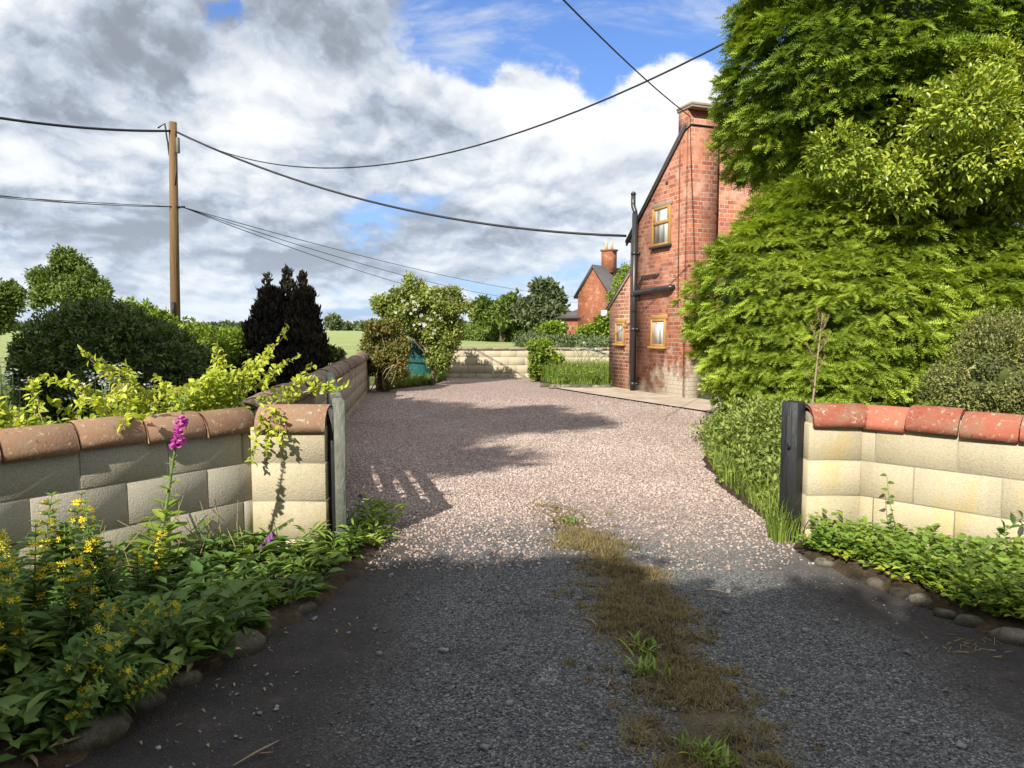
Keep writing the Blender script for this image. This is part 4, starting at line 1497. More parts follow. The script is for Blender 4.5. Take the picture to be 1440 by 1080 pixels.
# small-leaved bush over the right wall
b3_ = P(1400, 462, 5.0); b3_[2] = 0
mb = MB()
CB = [(P(1395, 525, 4.75), (.34, .36, .34)), (P(1355, 545, 4.75), (.24, .3, .2)), (P(1430, 540, 4.7), (.36, .36, .33)), (P(1470, 510, 4.8), (.35, .35, .35)), (P(1400, 480, 4.9), (.24, .26, .2))]
core(mb, CB, .45)
crown(mb, CB, 1900, 9, .026, .012, T_DIA, tuft_r=.05, shell=.5, amp=.2, freq=5, out=.8, up=.2)
wd = MB()
for q in CB:
    limb(wd, b3_, q[0], .018, .005, 5)
finish_tree('cotoneaster_bush', 'grey-green small-leaved bush spilling over the tiles of the right wall', 'bush', b3_, mb, 'cotoneaster', wd, crown_name='foliage', wood_name='stem')

# nettle bank beside the black post
NT_ = [(2.02, 5.2, .22, .2), (2.08, 5.7, .34, .25), (2.12, 6.3, .40, .28), (2.35, 6.0, .6, .3), (2.42, 6.8, .62, .32), (2.22, 7.1, .40, .28), (2.6, 7.4, .6, .35), (2.35, 7.8, .42, .3), (2.65, 6.4, .7, .3),
       (2.7, 8.2, .55, .4), (2.45, 5.5, .55, .25), (2.3, 5.1, .42, .22), (2.5, 8.7, .3, .3), (2.9, 7.0, .6, .4), (3.0, 9.2, .5, .4)]
mb = MB()
NB = [((x_ + .07 + .02 * (y_ - 5), y_, z_ * .46), (r_, r_, z_ * .50)) for x_, y_, z_, r_ in NT_]
crown(mb, NB, 3600, 8, .052, .027, T_LEAF, tuft_r=.10, shell=.7, amp=.4, freq=3.5, out=.45, up=.5, flat=.7, zmin=.03)
gb = MB()
q = scatter([g2(1106, 766), g2(1064, 722), g2(1012, 680), g2(997, 655), g2(993, 632), g2(998, 608), (2.75, 9.0), (2.5, 5.0)], 3000)
blades(gb, q, .10 + .26 * rng.random(len(q)), .009, lean=.8)
q = A(1.80, 4.60) + rng.normal(0, .05, (160, 2))
blades(gb, q, .12 + .22 * rng.random(len(q)), .007, lean=.5)
tn = finish_tree('nettle_bank', 'dull green nettle bank behind the black gate post', 'weeds', (2.3, 6.6, 0), mb, 'nettle', crown_name='foliage')
gb.build('grass', M['grass'], tn, shift=(2.3, 6.6, 0))
tn['kind'] = 'stuff'

# dead dock stalk
d0 = P(1143, 600, 5.6); d0[2] = 0
td = thing('dead_dock_stalk', 'tall dead brown dock stalk standing against the bright yew hedge', 'plant', d0)
mb = MB()
sp = [d0, P(1143, 565, 5.6), P(1150, 500, 5.6), P(1157, 440, 5.6)]
mb.tube(sp, [.009, .008, .006, .002], 6)
tips = []
for k, (px, py, dx) in enumerate(((1146, 545, -14), (1148, 525, 12), (1150, 508, -16), (1151, 495, 16), (1152, 482, -12), (1154, 468, 12), (1155, 458, -7))):
    a_ = P(px, py, 5.6); b_ = P(px + dx, py - 26, 5.6 + rng.normal(0, .05))
    mb.tube([a_, (a_ + b_) / 2 + A(0, 0, -.02), b_], [.004, .003, .0015], 5)
    tips += [a_ + (b_ - a_) * f_ for f_ in np.linspace(.3, 1, 26)]
tips += [sp[2] + (sp[3] - sp[2]) * f_ for f_ in np.linspace(0, 1, 40)]
mb.build('branches', M['twig'], td, shift=d0)
tips = A(*[x_ for tp in tips for x_ in tp]).reshape(-1, 3)
sb = MB()
sel = np.repeat(tips, 2, 0)
leaves(sb, sel + rng.normal(0, .008, sel.shape), rdir(len(sel)), rdir(len(sel)), .013, .010, T_DIA)
sb.build('seed_sprays', M['seed'], td, shift=d0)


def tree(name, label, px, Y, blobs, leaf, L, tufts, per, cat='tree', group=None, tr=.12, tuft_r=.25, W=None, amp=.25, freq=1.2, shell=.55, tmpl=T_DIA, limbs=True, sp=6, **kw):
    """blobs: (px, py, rx, ry) in picture pixels at distance Y"""
    base = P(px, 462, Y); base[2] = 0
    sc_ = Y / F
    B = [(P(a, b, Y + rng.normal(0, .25) * c * sc_), (c * sc_, (c + d) / 2 * sc_, d * sc_)) for a, b, c, d in blobs]
    mb = MB()
    Bs = split_blobs(B, sp, .42, .85) if sp else B
    crown(mb, Bs, tufts, per, L, W, tmpl, tuft_r=tuft_r, shell=shell, amp=amp, freq=freq, **kw)
    wd = MB()
    ct = np.mean([b[0] for b in B], 0)
    top = A(ct[0], ct[1], ct[2])
    limb(wd, base - A(0, 0, .1), top, tr, tr * .5, 8, .04)
    if limbs:
        for b in B:
            limb(wd, base + (top - base) * rng.uniform(.35, .9), b[0] + A(0, 0, b[1][2] * .3), tr * .4, tr * .1, 5)
    return finish_tree(name, label, cat, base, mb, leaf, wd, group)


# left side trees far out
tree('field_tree', 'bushy field tree rising behind the dark shrub on the left', 92, 34,
     [(75, 400, 24, 24), (98, 380, 24, 26), (120, 402, 22, 20), (60, 412, 20, 18), (100, 415, 40, 18), (140, 418, 14, 14), (85, 366, 12, 10)], 'tree_lime', .19, 1300, 14, tr=.22, tuft_r=.34, amp=.32, freq=1.0)
tree('field_tree', 'tree cut off by the left edge of the picture, dark leaves against the sky', -12, 34,
     [(-5, 410, 18, 24), (-20, 430, 24, 30), (8, 425, 14, 20), (12, 405, 10, 12), (24, 412, 6, 7), (0, 440, 16, 12)], 'tree_lime', .19, 800, 14, tr=.22, tuft_r=.34, amp=.3, freq=1.0)
# two big field trees beside the farmhouse
tree('oak_tree', 'round green field tree, left of the two beside the farmhouse', 706, 74,
     [(703, 430, 20, 18), (690, 440, 18, 14), (716, 440, 18, 16), (702, 448, 28, 10), (680, 447, 10, 8), (722, 425, 10, 8)], 'tree_lime', .55, 900, 10, tr=.35, tuft_r=.7, amp=.25, freq=.45)
tree('oak_tree', 'larger grey-green field tree, right of the two beside the farmhouse', 764, 72,
     [(762, 420, 22, 18), (748, 432, 20, 16), (776, 428, 17, 18), (762, 445, 32, 16), (740, 448, 16, 12), (782, 448, 12, 14), (760, 408, 10, 8), (772, 406, 8, 7)], 'tree_far', .55, 1500, 10, tr=.4, tuft_r=.7, amp=.28, freq=.45)
tree('farm_bush', 'dark bush against the low extension of the farmhouse', 806, 60,
     [(782, 464, 12, 8), (770, 465, 12, 7)], 'hedge_mid', .3, 300, 9, 'bush', tr=.1, tuft_r=.4)
tree('farm_bush', 'dark rounded bush between the farmhouse and the brick lean-to', 838, 56,
     [(838, 460, 18, 12), (850, 452, 10, 14), (825, 466, 14, 8), (862, 462, 16, 14)], 'hedge_mid', .3, 420, 9, 'bush', tr=.1, tuft_r=.4)
tree('ash_tree', 'young yellow-green tree in front of the farmhouse gable', 868, 50,
     [(870, 405, 8, 16), (866, 418, 8, 10), (878, 384, 7, 12), (874, 432, 10, 14), (884, 400, 8, 20)], 'hedge_mid', .2, 300, 7, tr=.12, tuft_r=.4, amp=.35)


# hedgerows and tree lines
def hedgerow(name, label, a, b, h, w, leaf, L, n, per=7, kind=None, amp=.35, cat='hedge', step=None, parent=None, zb=0.0):
    a, b = A(*a), A(*b)
    Ln = np.linalg.norm(b - a)
    k = max(2, int(Ln / (step or w * 1.1)))
    B = []
    for i in range(k + 1):
        c = a + (b - a) * i / k + rng.normal(0, w * .12, 2)
        hh = h * rng.uniform(.8, 1.15)
        B.append(((c[0], c[1], zb + hh * .5), (w * rng.uniform(.55, .75), w * rng.uniform(.5, .65), hh * .52)))
    mb = MB()
    crown(mb, B, n, per, L, tmpl=T_DIA, tuft_r=L * 1.4, shell=.45, amp=amp, freq=2.0 / max(w, .3), zmin=.02, keep_in=.75)
    base = (a[0], a[1], 0)
    t_ = finish_tree(name, label, cat, base, mb, leaf, crown_name='foliage')
    if kind: t_['kind'] = kind
    return t_


hedgerow('field_hedge', 'long rough hedge across the field below the two far trees', tuple(P(634, 462, 88)[:2]), tuple(P(805, 462, 66)[:2]), 1.75, 2.2, 'tree_lime', .32, 2200)
hedgerow('rough_hedge', 'low rough growth along the field edge in front of the farmhouse', tuple(P(735, 462, 56)[:2]), tuple(P(872, 462, 36)[:2]), .8, 1.5, 'tree_far', .2, 1300)
fl = MB()
B = []
for i in range(70):
    px = -500 + i * 19 + rng.normal(0, 6)
    Yt = 420 + rng.normal(0, 25)
    hpx = rng.uniform(2.5, 5.5)
    if 452 < px < 482: hpx = rng.uniform(11, 17) if px < 472 else 8
    c = P(px, 462 - hpx * .5, Yt)
    B.append((c, (rng.uniform(8, 16) * Yt / F, 6, hpx * .75 * Yt / F)))
crown(fl, B, 4200, 6, 2.2, tmpl=T_DIA, tuft_r=2.0, shell=.5, amp=.3, freq=.1)
tl = fl.build('treeline', M['tree_far'])
tag(tl, kind='stuff')

# dark clipped shrub behind the left wall, golden hedge running back from it
base = P(150, 462, 8.6); base[2] = 0
mb = MB()
B = [(P(110, 512, 8.6), (.62, .8, .68)), (P(158, 506, 8.5), (.70, .8, .72)), (P(205, 515, 8.6), (.62, .8, .60)), (P(245, 527, 8.9), (.5, .8, .42)), (P(82, 530, 8.5), (.40, .6, .55)), (P(140, 476, 8.8), (.50, .7, .36))]
core(mb, B, .72)
crown(mb, B, 4200, 9, .062, .026, T_DIA, tuft_r=.07, shell=.3, amp=.1, freq=2.4, zmin=.05)
wd = MB()
for b in B:
    limb(wd, A(b[0][0], b[0][1], 0), b[0], .04, .015, 6)
finish_tree('evergreen_shrub', 'large rounded dark evergreen shrub behind the left wall', 'shrub', base, mb, 'hedge_dark', wd, crown_name='foliage', wood_name='stem')
mb = MB()
B = [(P(205, 474, 10.2), (.50, .6, .36)), (P(190, 462, 10.4), (.36, .5, .26)), (P(240, 486, 10.6), (.6, .7, .36)), (P(285, 494, 11.2), (.6, .7, .32)), (P(325, 496, 12.0), (.6, .7, .30)), (P(350, 494, 12.5), (.5, .7, .32)), (P(265, 500, 10.5), (.6, .7, .5))]
crown(mb, B, 3200, 9, .075, .034, T_DIA, tuft_r=.12, shell=.45, amp=.34, freq=2.8, zmin=.05)
bs = P(265, 462, 11); bs[2] = 0
wd = MB()
for b in B:
    limb(wd, A(b[0][0], b[0][1], 0), b[0], .03, .012, 6)
# upright shoots that stand out of its top
for px, py in ((185, 418), (205, 424), (258, 446), (272, 450), (230, 438), (215, 428), (300, 462), (170, 422), (240, 445)):
    a_ = P(px + 4, py + 40, 10.3); b_ = P(px, py, 10.3)
    wd.tube([a_, b_], [.008, .004], 5)
    k = 26
    f_ = rng.random(k) ** .7
    c = a_ + (b_ - a_) * f_[:, None]
    leaves(mb, c, rdir(k) + A(0, 0, .6), rdir(k) + A(0, 0, .5), .09, .04, T_DIA)
finish_tree('mixed_hedge', 'sunlit yellow-green hedge running back from the dark shrub past the pole', 'hedge', bs, mb, 'hedge_mid', wd, crown_name='foliage', wood_name='stem')

# bronze conifers: three upright columns
for px, py, hw, Y, lab in ((380, 397, 29, 11.6, 'leftmost and widest of the three dark bronze conifers'), (405, 390, 20, 11.9, 'middle dark conifer with the highest tip of the three'),
                           (427, 394, 25, 11.5, 'right bronze conifer of the three, facing the gravel')):
    base = P(px, 462, Y); base[2] = 0
    top = P(px - 2, py, Y)
    w = hw * 1.10 * Y / F
    mb = MB()
    B = []
    for i, f_ in enumerate(np.linspace(.12, .96, 9)):
        r_ = w * (min(1.0, .78 + f_ * .5) if f_ < .42 else max(.16, 1.0 - ((f_ - .42) / .58) ** 2.2))
        B.append(((base[0] + rng.normal(0, .03), base[1], top[2] * f_), (r_, r_, top[2] * .10)))
    crown(mb, B, 1500, 8, .085, .035, T_DIA, tuft_r=.06, shell=.4, amp=.3, freq=4.5, out=.5, up=1.3, flat=.2, zmin=.05, keep_in=.7)
    wd = MB().tube([base, A(base[0], base[1], top[2] * .9)], [.06, .015], 7)
    finish_tree('conifer', lab, 'conifer', base, mb, 'conifer', wd, 'dark bronze conifers')

# low dark bush by the yard wall
tree('low_bush', 'low dark bush just behind the middle of the yard wall', 455, 12.5, [(452, 502, 16, 14), (470, 500, 12, 11), (440, 508, 14, 12)], 'hedge_dark', .08, 420, 8, 'bush', tr=.03, tuft_r=.09)

# apple tree, rose bush and the teal cover in the corner
tree('apple_tree', 'loose-branched apple tree with pale blossom specks in the yard corner', 606, 17.4,
     [(583, 414, 17, 15), (577, 398, 6, 12), (605, 424, 24, 14), (556, 432, 24, 15), (628, 432, 20, 8), (648, 431, 13, 4), (632, 412, 14, 4), (640, 420, 10, 4), (580, 442, 36, 17), (618, 450, 24, 16), (600, 474, 24, 16), (640, 458, 10, 14), (536, 424, 14, 7), (562, 462, 18, 12), (618, 492, 16, 14), (628, 505, 12, 14), (612, 512, 10, 10), (625, 480, 14, 16), (560, 415, 10, 6)],
     'apple', .085, 2600, 11, tr=.06, tuft_r=.15, amp=.4, freq=1.8, W=.046)
apt = bpy.data.objects['apple_tree']
mb = MB()
q = [(P(a, b, 17.3), (24 * 17.4 / F, .3, 18 * 17.4 / F)) for a, b in ((585, 420), (608, 430), (575, 450), (620, 455), (600, 470), (560, 440))]
pb_, nb_ = crown_pts(q, 110, .3)
pb_ = pb_ + nb_ * .06
leaves(mb, pb_, nb_ + A(0, -.8, .2), rdir(110), .045, .045, T_FLOWER)
mb.build('blossom', M['white_fl'], apt, shift=tuple(apt.location))
tree('rose_bush', 'straggly reddish-green rose bush at the end of the yard wall', 535, 15.6,
     [(540, 470, 26, 20), (530, 490, 20, 24), (548, 500, 24, 26), (535, 520, 17, 22), (520, 460, 12, 12), (565, 490, 14, 20), (560, 515, 16, 20)], 'rose', .075, 1100, 9, 'bush', tr=.03, tuft_r=.1, amp=.38, freq=2.6, W=.04)
rb_ = bpy.data.objects['rose_bush']
mb = MB()
for k in range(16):
    a_ = P(535 + rng.normal(0, 8), 540, 15.6); a_[2] = .02
    b_ = P(545 + rng.normal(0, 26), 485 + rng.normal(0, 22), 15.6 + rng.normal(0, .2))
    limb(mb, a_, b_, .012, .005, 5, .12, 6)
mb.build('cane', M['twig'], rb_, shift=tuple(rb_.location))
tb0 = P(577, 462, 18.3); tb0[2] = 0
tc = thing('covered_tank', 'teal sheeted tank half hidden under the apple tree', 'tank', tb0)
n1, n2 = 28, 14
V = []
for i in range(n2):
    f_ = i / (n2 - 1)
    for j in range(n1):
        a_ = 2 * math.pi * j / n1
        cx_, sx_ = math.cos(a_), math.sin(a_)
        sq = (abs(cx_) ** 4 + abs(sx_) ** 4) ** -.25
        r_ = .55 * sq * (1.0 - .08 * f_) if f_ < .75 else .55 * sq * (1 - .08 * f_) * (1 - ((f_ - .75) / .25) ** 2 * .98)
        r_ *= 1 + .05 * math.sin(a_ * 9 + f_ * 4) * (1 - f_ * .6)
        V.append((r_ * cx_, r_ * .85 * sx_, 1.02 * min(1, f_ / .82) + (.08 * ((f_ - .82) / .18) if f_ > .82 else 0)))
q = [[i * n1 + j, i * n1 + (j + 1) % n1, (i + 1) * n1 + (j + 1) % n1, (i + 1) * n1 + j] for i in range(n2 - 1) for j in range(n1)]
MB().add(V, [q]).build('sheet_cover', M['teal'], tc, smooth=True)
MB().tube([(.57 * math.cos(a_) * (abs(math.cos(a_)) ** 4 + abs(math.sin(a_)) ** 4) ** -.25, .57 * .85 * math.sin(a_) * (abs(math.cos(a_)) ** 4 + abs(math.sin(a_)) ** 4) ** -.25, .55) for a_ in np.linspace(0, 6.28, 40)], .012, 5).build('rope', M['cable'], tc)

# grass under the apple tree and along the end wall
mb = MB()
q = scatter(BED_F, 5200, .03)
blades(mb, q, .12 + .22 * rng.random(len(q)) + .0, .016, lean=.8, z=.03)
q = scatter(BED_E, 9000, .05)
hh = (.14 + .36 * rng.random(len(q)) ** 1.3) * np.clip((q[:, 1] - 15.8) / 1.6, .45, 1.2)
blades(mb, q, hh, .014, lean=.55, z=.06)
tag(mb.build('long_grass', M['grass']), kind='stuff')
mb = MB()
q = A(-8, 3.5) + rng.random((42000, 2)) * A(6.6, 14)
yw = y0[0] + (q[:, 1] - y0[1]) * (y1[0] - y0[0]) / (y1[1] - y0[1]) - .3
q = q[(q[:, 0] < yw) & (((q - w0) @ nL) < -.3)]
blades(mb, q, .08 + .22 * rng.random(len(q)), .011, lean=.7, z=-.02)
tag(mb.build('garden_grass', M['grass']), kind='stuff')
tree('elder_shrub', 'leafy green shrub in front of the end wall beside the long grass', 765, 18.6,
     [(758, 500, 12, 12), (768, 512, 13, 13), (756, 518, 10, 12), (764, 484, 8, 7), (778, 508, 10, 12), (750, 486, 6, 4)], 'hedge_mid', .085, 620, 8, 'shrub', tr=.03, tuft_r=.14, amp=.3, W=.06)
mb = MB()
wd = MB()
c0 = P(820, 462, 18.9); c0[2] = 0
for k in range(16):
    a_ = P(825 + rng.normal(0, 16), 520, 18.7); b_ = P(828 + rng.normal(0, 16), 494 + rng.normal(0, 6), 18.7)
    wd.tube([A(a_[0], a_[1], .08), b_], .006, 4)
    k2 = 16
    leaves(mb, b_ + rdir(k2) * A(.09, .09, .015), rdir(k2) * A(1, 1, .3) + A(0, 0, .4), A(0, 0, 1), .045, .035, T_DIA)
t_ = thing('cow_parsley', 'white-flowered cow parsley in the long grass by the brick lean-to', 'flowers', c0)
mb.build('blossom', M['white_fl'], t_, shift=c0)
wd.build('stem', M['stalk'], t_, shift=c0)

# white flowers behind the left wall: one plant, then copies
t_ = thing('sweet_rocket', 'loose white-flowered stem in front of the dark evergreen shrub', 'flower', (0, 0, 0), 0, 'white flowers behind the left wall')
mb, wd, lb = MB(), MB(), MB()
for k in range(4):
    b_ = A(rng.normal(0, .10), rng.normal(0, .10), .80 + rng.random() * .25)
    MB().tube([A(b_[0] * .1, b_[1] * .1, 0), b_ * A(.6, .6, .5), b_], [.006, .005, .003], 5).build('stem', M['stalk'], t_)
    k2 = 12
    leaves(mb, b_ + rdir(k2) * A(.045, .045, .03), rdir(k2) * A(1, 1, .3) + A(0, -.4, .5), A(0, 0, 1), .026, .024, T_DIA)
    f_ = rng.random(14) * .8
    leaves(lb, b_ * (A(.1, .1, 0) + f_[:, None]), rdir(14) + A(0, 0, .4), A(0, 0, 1) + rdir(14) * .4, .10, .028, T_LEAF)
mb.build('blossom', M['white_fl'], t_)
lb.build('foliage', M['weed'], t_)
for i, (px, Y_) in enumerate(((150, 6.2), (128, 6.0), (140, 6.5), (172, 6.3), (186, 6.1), (160, 5.9), (110, 6.4), (12, 6.6), (-8, 6.3))):
    o = t_ if i == 0 else copy_tree(t_)
    c = P(px, 462, Y_)
    o.location = (c[0], c[1], -.02)
    o.rotation_euler = (0, 0, i * 2.1)
    o.scale = (.9 + .07 * (i % 3),) * 3


# ------------------------------------------------------------------ golden climber along the left wall
vb = thing('golden_climber', 'yellow-green climber sprawling over the tiles of the left wall', 'climber', (-2.0, 4.2, 0))
mb, wd = MB(), MB()
stems = []
for k in range(50):
    s_ = rng.random() * 2.3 - .05
    c = w0 + uL * s_ - nL * (.30 + .25 * rng.random())
    z0_ = .78 + .22 * rng.random()
    p0_ = A(c[0], c[1], z0_)
    d = nrm(A(rng.normal(0, .7), rng.normal(0, .5), .25 + rng.random() * .5) + np.append(nL, 0) * .10 * rng.random())
    ln = .16 + .20 * rng.random()
    if s_ < .9: ln *= 1.25
    stems.append((p0_, d, ln))
# tall sprays near the pillar, reaching up and to the right over the gate
for px0, py0, px1, py1, Ya, Yb in ((330, 560, 405, 450, 4.7, 4.9), (345, 555, 385, 480, 4.6, 4.7), (360, 565, 450, 520, 4.6, 4.75), (380, 570, 476, 528, 4.55, 4.75), (350, 550, 420, 490, 4.7, 5.0), (310, 565, 370, 490, 4.6, 4.9),
                                   (270, 570, 300, 515, 4.4, 4.5), (190, 575, 178, 505, 4.2, 4.3), (60, 590, 45, 530, 3.8, 3.9), (110, 590, 120, 535, 4.0, 4.1), (365, 560, 395, 505, 4.6, 4.6), (400, 560, 440, 505, 4.7, 4.9), (340, 560, 350, 500, 4.6, 4.7),
                                   (385, 575, 372, 636, 4.28, 4.22), (375, 570, 352, 640, 4.3, 4.24), (390, 575, 395, 622, 4.3, 4.21), (395, 560, 490, 535, 4.6, 4.7), (180, 588, 172, 596, 3.9, 3.75)):
    a_, b_ = P(px0, py0, Ya), P(px1, py1, Yb)
    stems.append((a_, nrm(b_ - a_), np.linalg.norm(b_ - a_)))
for p0_, d, ln in stems:
    tt = np.linspace(0, 1, 7)[:, None]
    sag = A(0, 0, -.10) * ln * (tt ** 2)
    ptn = p0_ + d * ln * tt + sag + np.sin(tt * 7 + rng.random() * 6) * rdir(1) * .012
    wd.tube(ptn, np.linspace(.0035, .0015, 7), 5, False)
    k = int(16 + ln * 95)
    f_ = rng.random(k)
    q = p0_ + d * ln * f_[:, None] + A(0, 0, -.10) * ln * (f_ ** 2)[:, None]
    D = nrm(rdir(k) * .9 + d * .35)
    leaves(mb, q + rdir(k) * .012, D, rdir(k) * .6 + A(-.2, -.4, .8), .028 + .028 * rng.random(k), (.017 + .016 * rng.random(k)), T_LEAF, np.clip(.35 + .55 * rng.random(k) + .2 * (f_ - .5), 0, 1))
# denser mat along the top of the wall
for k in range(900):
    pass
nv = 10500
s_ = rng.random(nv) * 2.6 - .1
back = .22 + .55 * rng.random(nv) ** 1.2
c = w0[None] + uL[None] * s_[:, None] - nL[None] * back[:, None]
tp_ = .96 + .16 * wob(np.stack([s_, s_ * 0, back], 1), 5) + .10 * np.exp(-(s_ / .5) ** 2)
hz = tp_ - .30 * rng.random(nv) ** 1.3
leaves(mb, np.concatenate([c, hz[:, None]], 1), rdir(nv) + A(0, -.2, .1), rdir(nv) * .7 + A(-.2, -.4, .8), .026 + .03 * rng.random(nv), .027, T_LEAF, np.clip(rng.random(nv) * .85, 0, 1))
mb.build('foliage', M['vine'], vb, shift=(-2.0, 4.2, 0))
wd.build('stem', M['twig'], vb, shift=(-2.0, 4.2, 0))


# ------------------------------------------------------------------ foxglove
fx = [G(216, 838), P(224, 770, 3.70), P(236, 700, 3.72), P(243, 650, 3.73), P(252, 605, 3.73), P(263, 545, 3.73)]
t_ = thing('foxglove', 'single foxglove with magenta bells in front of the left block wall', 'flower', fx[0])
MB().tube(fx, [.010, .0095, .008, .007, .0055, .002], 8).build('stem', M['stalk'], t_, shift=fx[0], smooth=True)
lb = MB()
path = np.array(fx)


def along(path, f_):
    s_ = np.concatenate([[0], np.cumsum(np.linalg.norm(np.diff(path, axis=0), axis=1))])
    s_ = s_ / s_[-1]
    return np.stack([np.interp(f_, s_, path[:, i]) for i in range(3)], -1)


f_ = np.concatenate([np.linspace(.03, .36, 22), np.linspace(.36, .62, 12)])
k = len(f_)
an = np.arange(k) * 2.4
D = np.stack([np.cos(an), np.sin(an) * .8, .55 + 0 * an], 1)
L_ = np.interp(f_, [0, .2, .35, .62], [.20, .18, .12, .04])
leaves(lb, along(path, f_), D, A(0, -.15, 1) + rdir(k) * .15, L_, L_ * .50, T_LEAF, .45 + .4 * rng.random(k))
lb.build('foliage', M['weed_bright'], t_, shift=fx[0])
fb = MB()


def bell(mb, base, d, ln, r):
    d = nrm(d)
    up = A(0, 0, 1)
    a_ = nrm(np.cross(d, up)); b_ = np.cross(a_, d)
    n = 9
    ring = []
    for s_, rr in ((0, .32), (.25, .62), (.6, .82), (.9, 1.0), (1.0, 1.22)):
        for j in range(n):
            th = 2 * math.pi * j / n
            ring.append(base + d * ln * (s_ + (.1 * math.cos(th) * -1 if s_ == 1 else 0)) + (a_ * math.cos(th) + b_ * math.sin(th)) * r * rr)
    q = [[i * n + j, i * n + (j + 1) % n, (i + 1) * n + (j + 1) % n, (i + 1) * n + j] for i in range(4) for j in range(n)]
    mb.add(ring, [q], rng.random())


for i, f1 in enumerate(np.linspace(.735, .87, 19)):
    a_ = -1.2 + rng.normal(0, 1.0)
    d = A(math.cos(a_) * .8, math.sin(a_), -.55)
    bell(fb, along(path, f1) + A(0, 0, 0), d, .042 * (1.1 - .35 * i / 18), .0125 * (1.1 - .35 * i / 18))
fb.build('blossom', M['magenta_fl'], t_, shift=fx[0], smooth=True)
bb = MB()
f2 = np.concatenate([np.linspace(.86, .99, 26), np.linspace(.62, .75, 22)])
k = len(f2)
leaves(bb, along(path, f2), rdir(k) * A(1, 1, .4) + A(0, 0, .25), rdir(k), .024, .011, T_LEAF, .6 + .4 * rng.random(k))
bb.build('bud_sprays', M['weed_bright'], t_, shift=fx[0])

# vetch with hanging purple flowers by the pillar
v0 = G(352, 812)
vp_ = [v0, P(360, 775, 4.12), P(385, 745, 4.12), P(412, 728, 4.12)]
t_ = thing('purple_vetch', 'wilting purple flower stem leaning against the foot of the square pillar', 'flower', v0)
MB().tube(vp_, [.005, .004, .003, .002], 6).build('stem', M['stalk'], t_, shift=v0)
fb = MB()
for f1 in np.linspace(.5, .72, 11):
    bell(fb, along(np.array(vp_), f1), A(rng.normal(.2, .3), -.3, -1), .04, .010)
fb.build('blossom', M['purple_fl'], t_, shift=v0)
fb = MB()
f2 = np.linspace(.76, 1, 24)
leaves(fb, along(np.array(vp_), f2), A(.2, -.2, -1) + rdir(24) * .5, rdir(24), .025, .012, T_LEAF)
f2 = np.linspace(.05, .5, 16)
leaves(fb, along(np.array(vp_), f2), rdir(16) + A(0, 0, .3), rdir(16) + A(0, 0, 1), .09, .03, T_LEAF)
fb.build('foliage', M['weed'], t_, shift=v0)


# ------------------------------------------------------------------ yellow loosestrife: one plant built, then copied
def loosestrife(seed, name='yellow_loosestrife'):
    rs = np.random.default_rng(seed)
    t_ = thing(name, 'x', 'flower', (0, 0, 0))
    wd, lf, fl_ = MB(), MB(), MB()
    for s_ in range(4):
        b_ = A(rs.normal(0, .045), rs.normal(0, .045), -.03)
        tp = b_ + A(rs.normal(0, .10), rs.normal(0, .10), rs.uniform(.50, .72))
        m_ = (b_ + tp) / 2 + A(rs.normal(0, .03), rs.normal(0, .03), 0)
        path = np.array([b_, b_ * .6 + m_ * .4 + A(0, 0, .03), m_, tp])
        MB().tube(path, [.0055, .005, .004, .002], 5).build('stem', M['stalk'], t_)
        nodes = np.linspace(.14, .99, 14)
        for i, f_ in enumerate(nodes):
            c = along(path, f_)
            sz = np.interp(f_, [0, .5, .8, 1], [.085, .115, .085, .035])
            a0 = rs.random() * 6.28
            n_ = 4
            an = a0 + np.arange(n_) * (6.28 / n_) + rs.normal(0, .15, n_)
            D = np.stack([np.cos(an), np.sin(an), np.full(n_, .15 + f_ * .5)], 1)
            leaves(lf, np.repeat(c[None], n_, 0), D, A(0, 0, 1), sz * (1 + rs.normal(0, .12, n_)), sz * .46, T_LEAF, np.clip(.15 + f_ * .5 + rs.normal(0, .18, n_), 0, 1))
            if .52 < f_ < .94 and rs.random() < .68:
                m2 = rs.integers(4, 8)
                an = rs.random(m2) * 6.28
                off = np.stack([np.cos(an), np.sin(an), np.full(m2, .5)], 1)
                r_ = rs.uniform(.015, .022, m2)
                leaves(fl_, c + off * .030, off, rdir(m2), r_ * 1.0, r_, T_FLOWER, rs.random(m2))
    lf.build('foliage', M['bluegreen'], t_)
    fl_.build('blossom', M['yellow_fl'], t_)
    return t_


protos = [loosestrife(11), loosestrife(12), loosestrife(13)]
LS = [(62, 905, 1.12, 0, 0, 'tallest yellow loosestrife against the far left of the grey block wall'), (118, 900, 1.05, .05, .05, 'yellow loosestrife second from the left along the grey block wall'),
      (168, 900, .85, .05, .1, 'yellow loosestrife in front of the second wall course, left of the foxglove'), (205, 880, .72, .1, .1, 'short yellow loosestrife just left of the foxglove stem'),
      (20, 960, 1.0, -.05, .1, 'yellow loosestrife cut by the left picture edge'), (90, 985, .9, .2, -.05, 'yellow loosestrife in the shaded middle of the left bed'),
      (150, 960, .8, .3, -.05, 'yellow loosestrife leaning right in the shaded part of the left bed'), (215, 930, .62, .45, 0, 'yellow loosestrife leaning over the edging stones towards the lane'),
      (30, 1060, .8, .3, -.2, 'yellow loosestrife in the lower left corner of the picture'), (120, 1030, .62, .5, -.2, 'low sprawling yellow loosestrife beside the large mossy corner stone'),
      (-30, 1010, .95, .2, 0, 'yellow loosestrife mostly outside the left picture edge'), (255, 900, .5, .4, .1, 'small yellow loosestrife among the weeds right of the foxglove')]
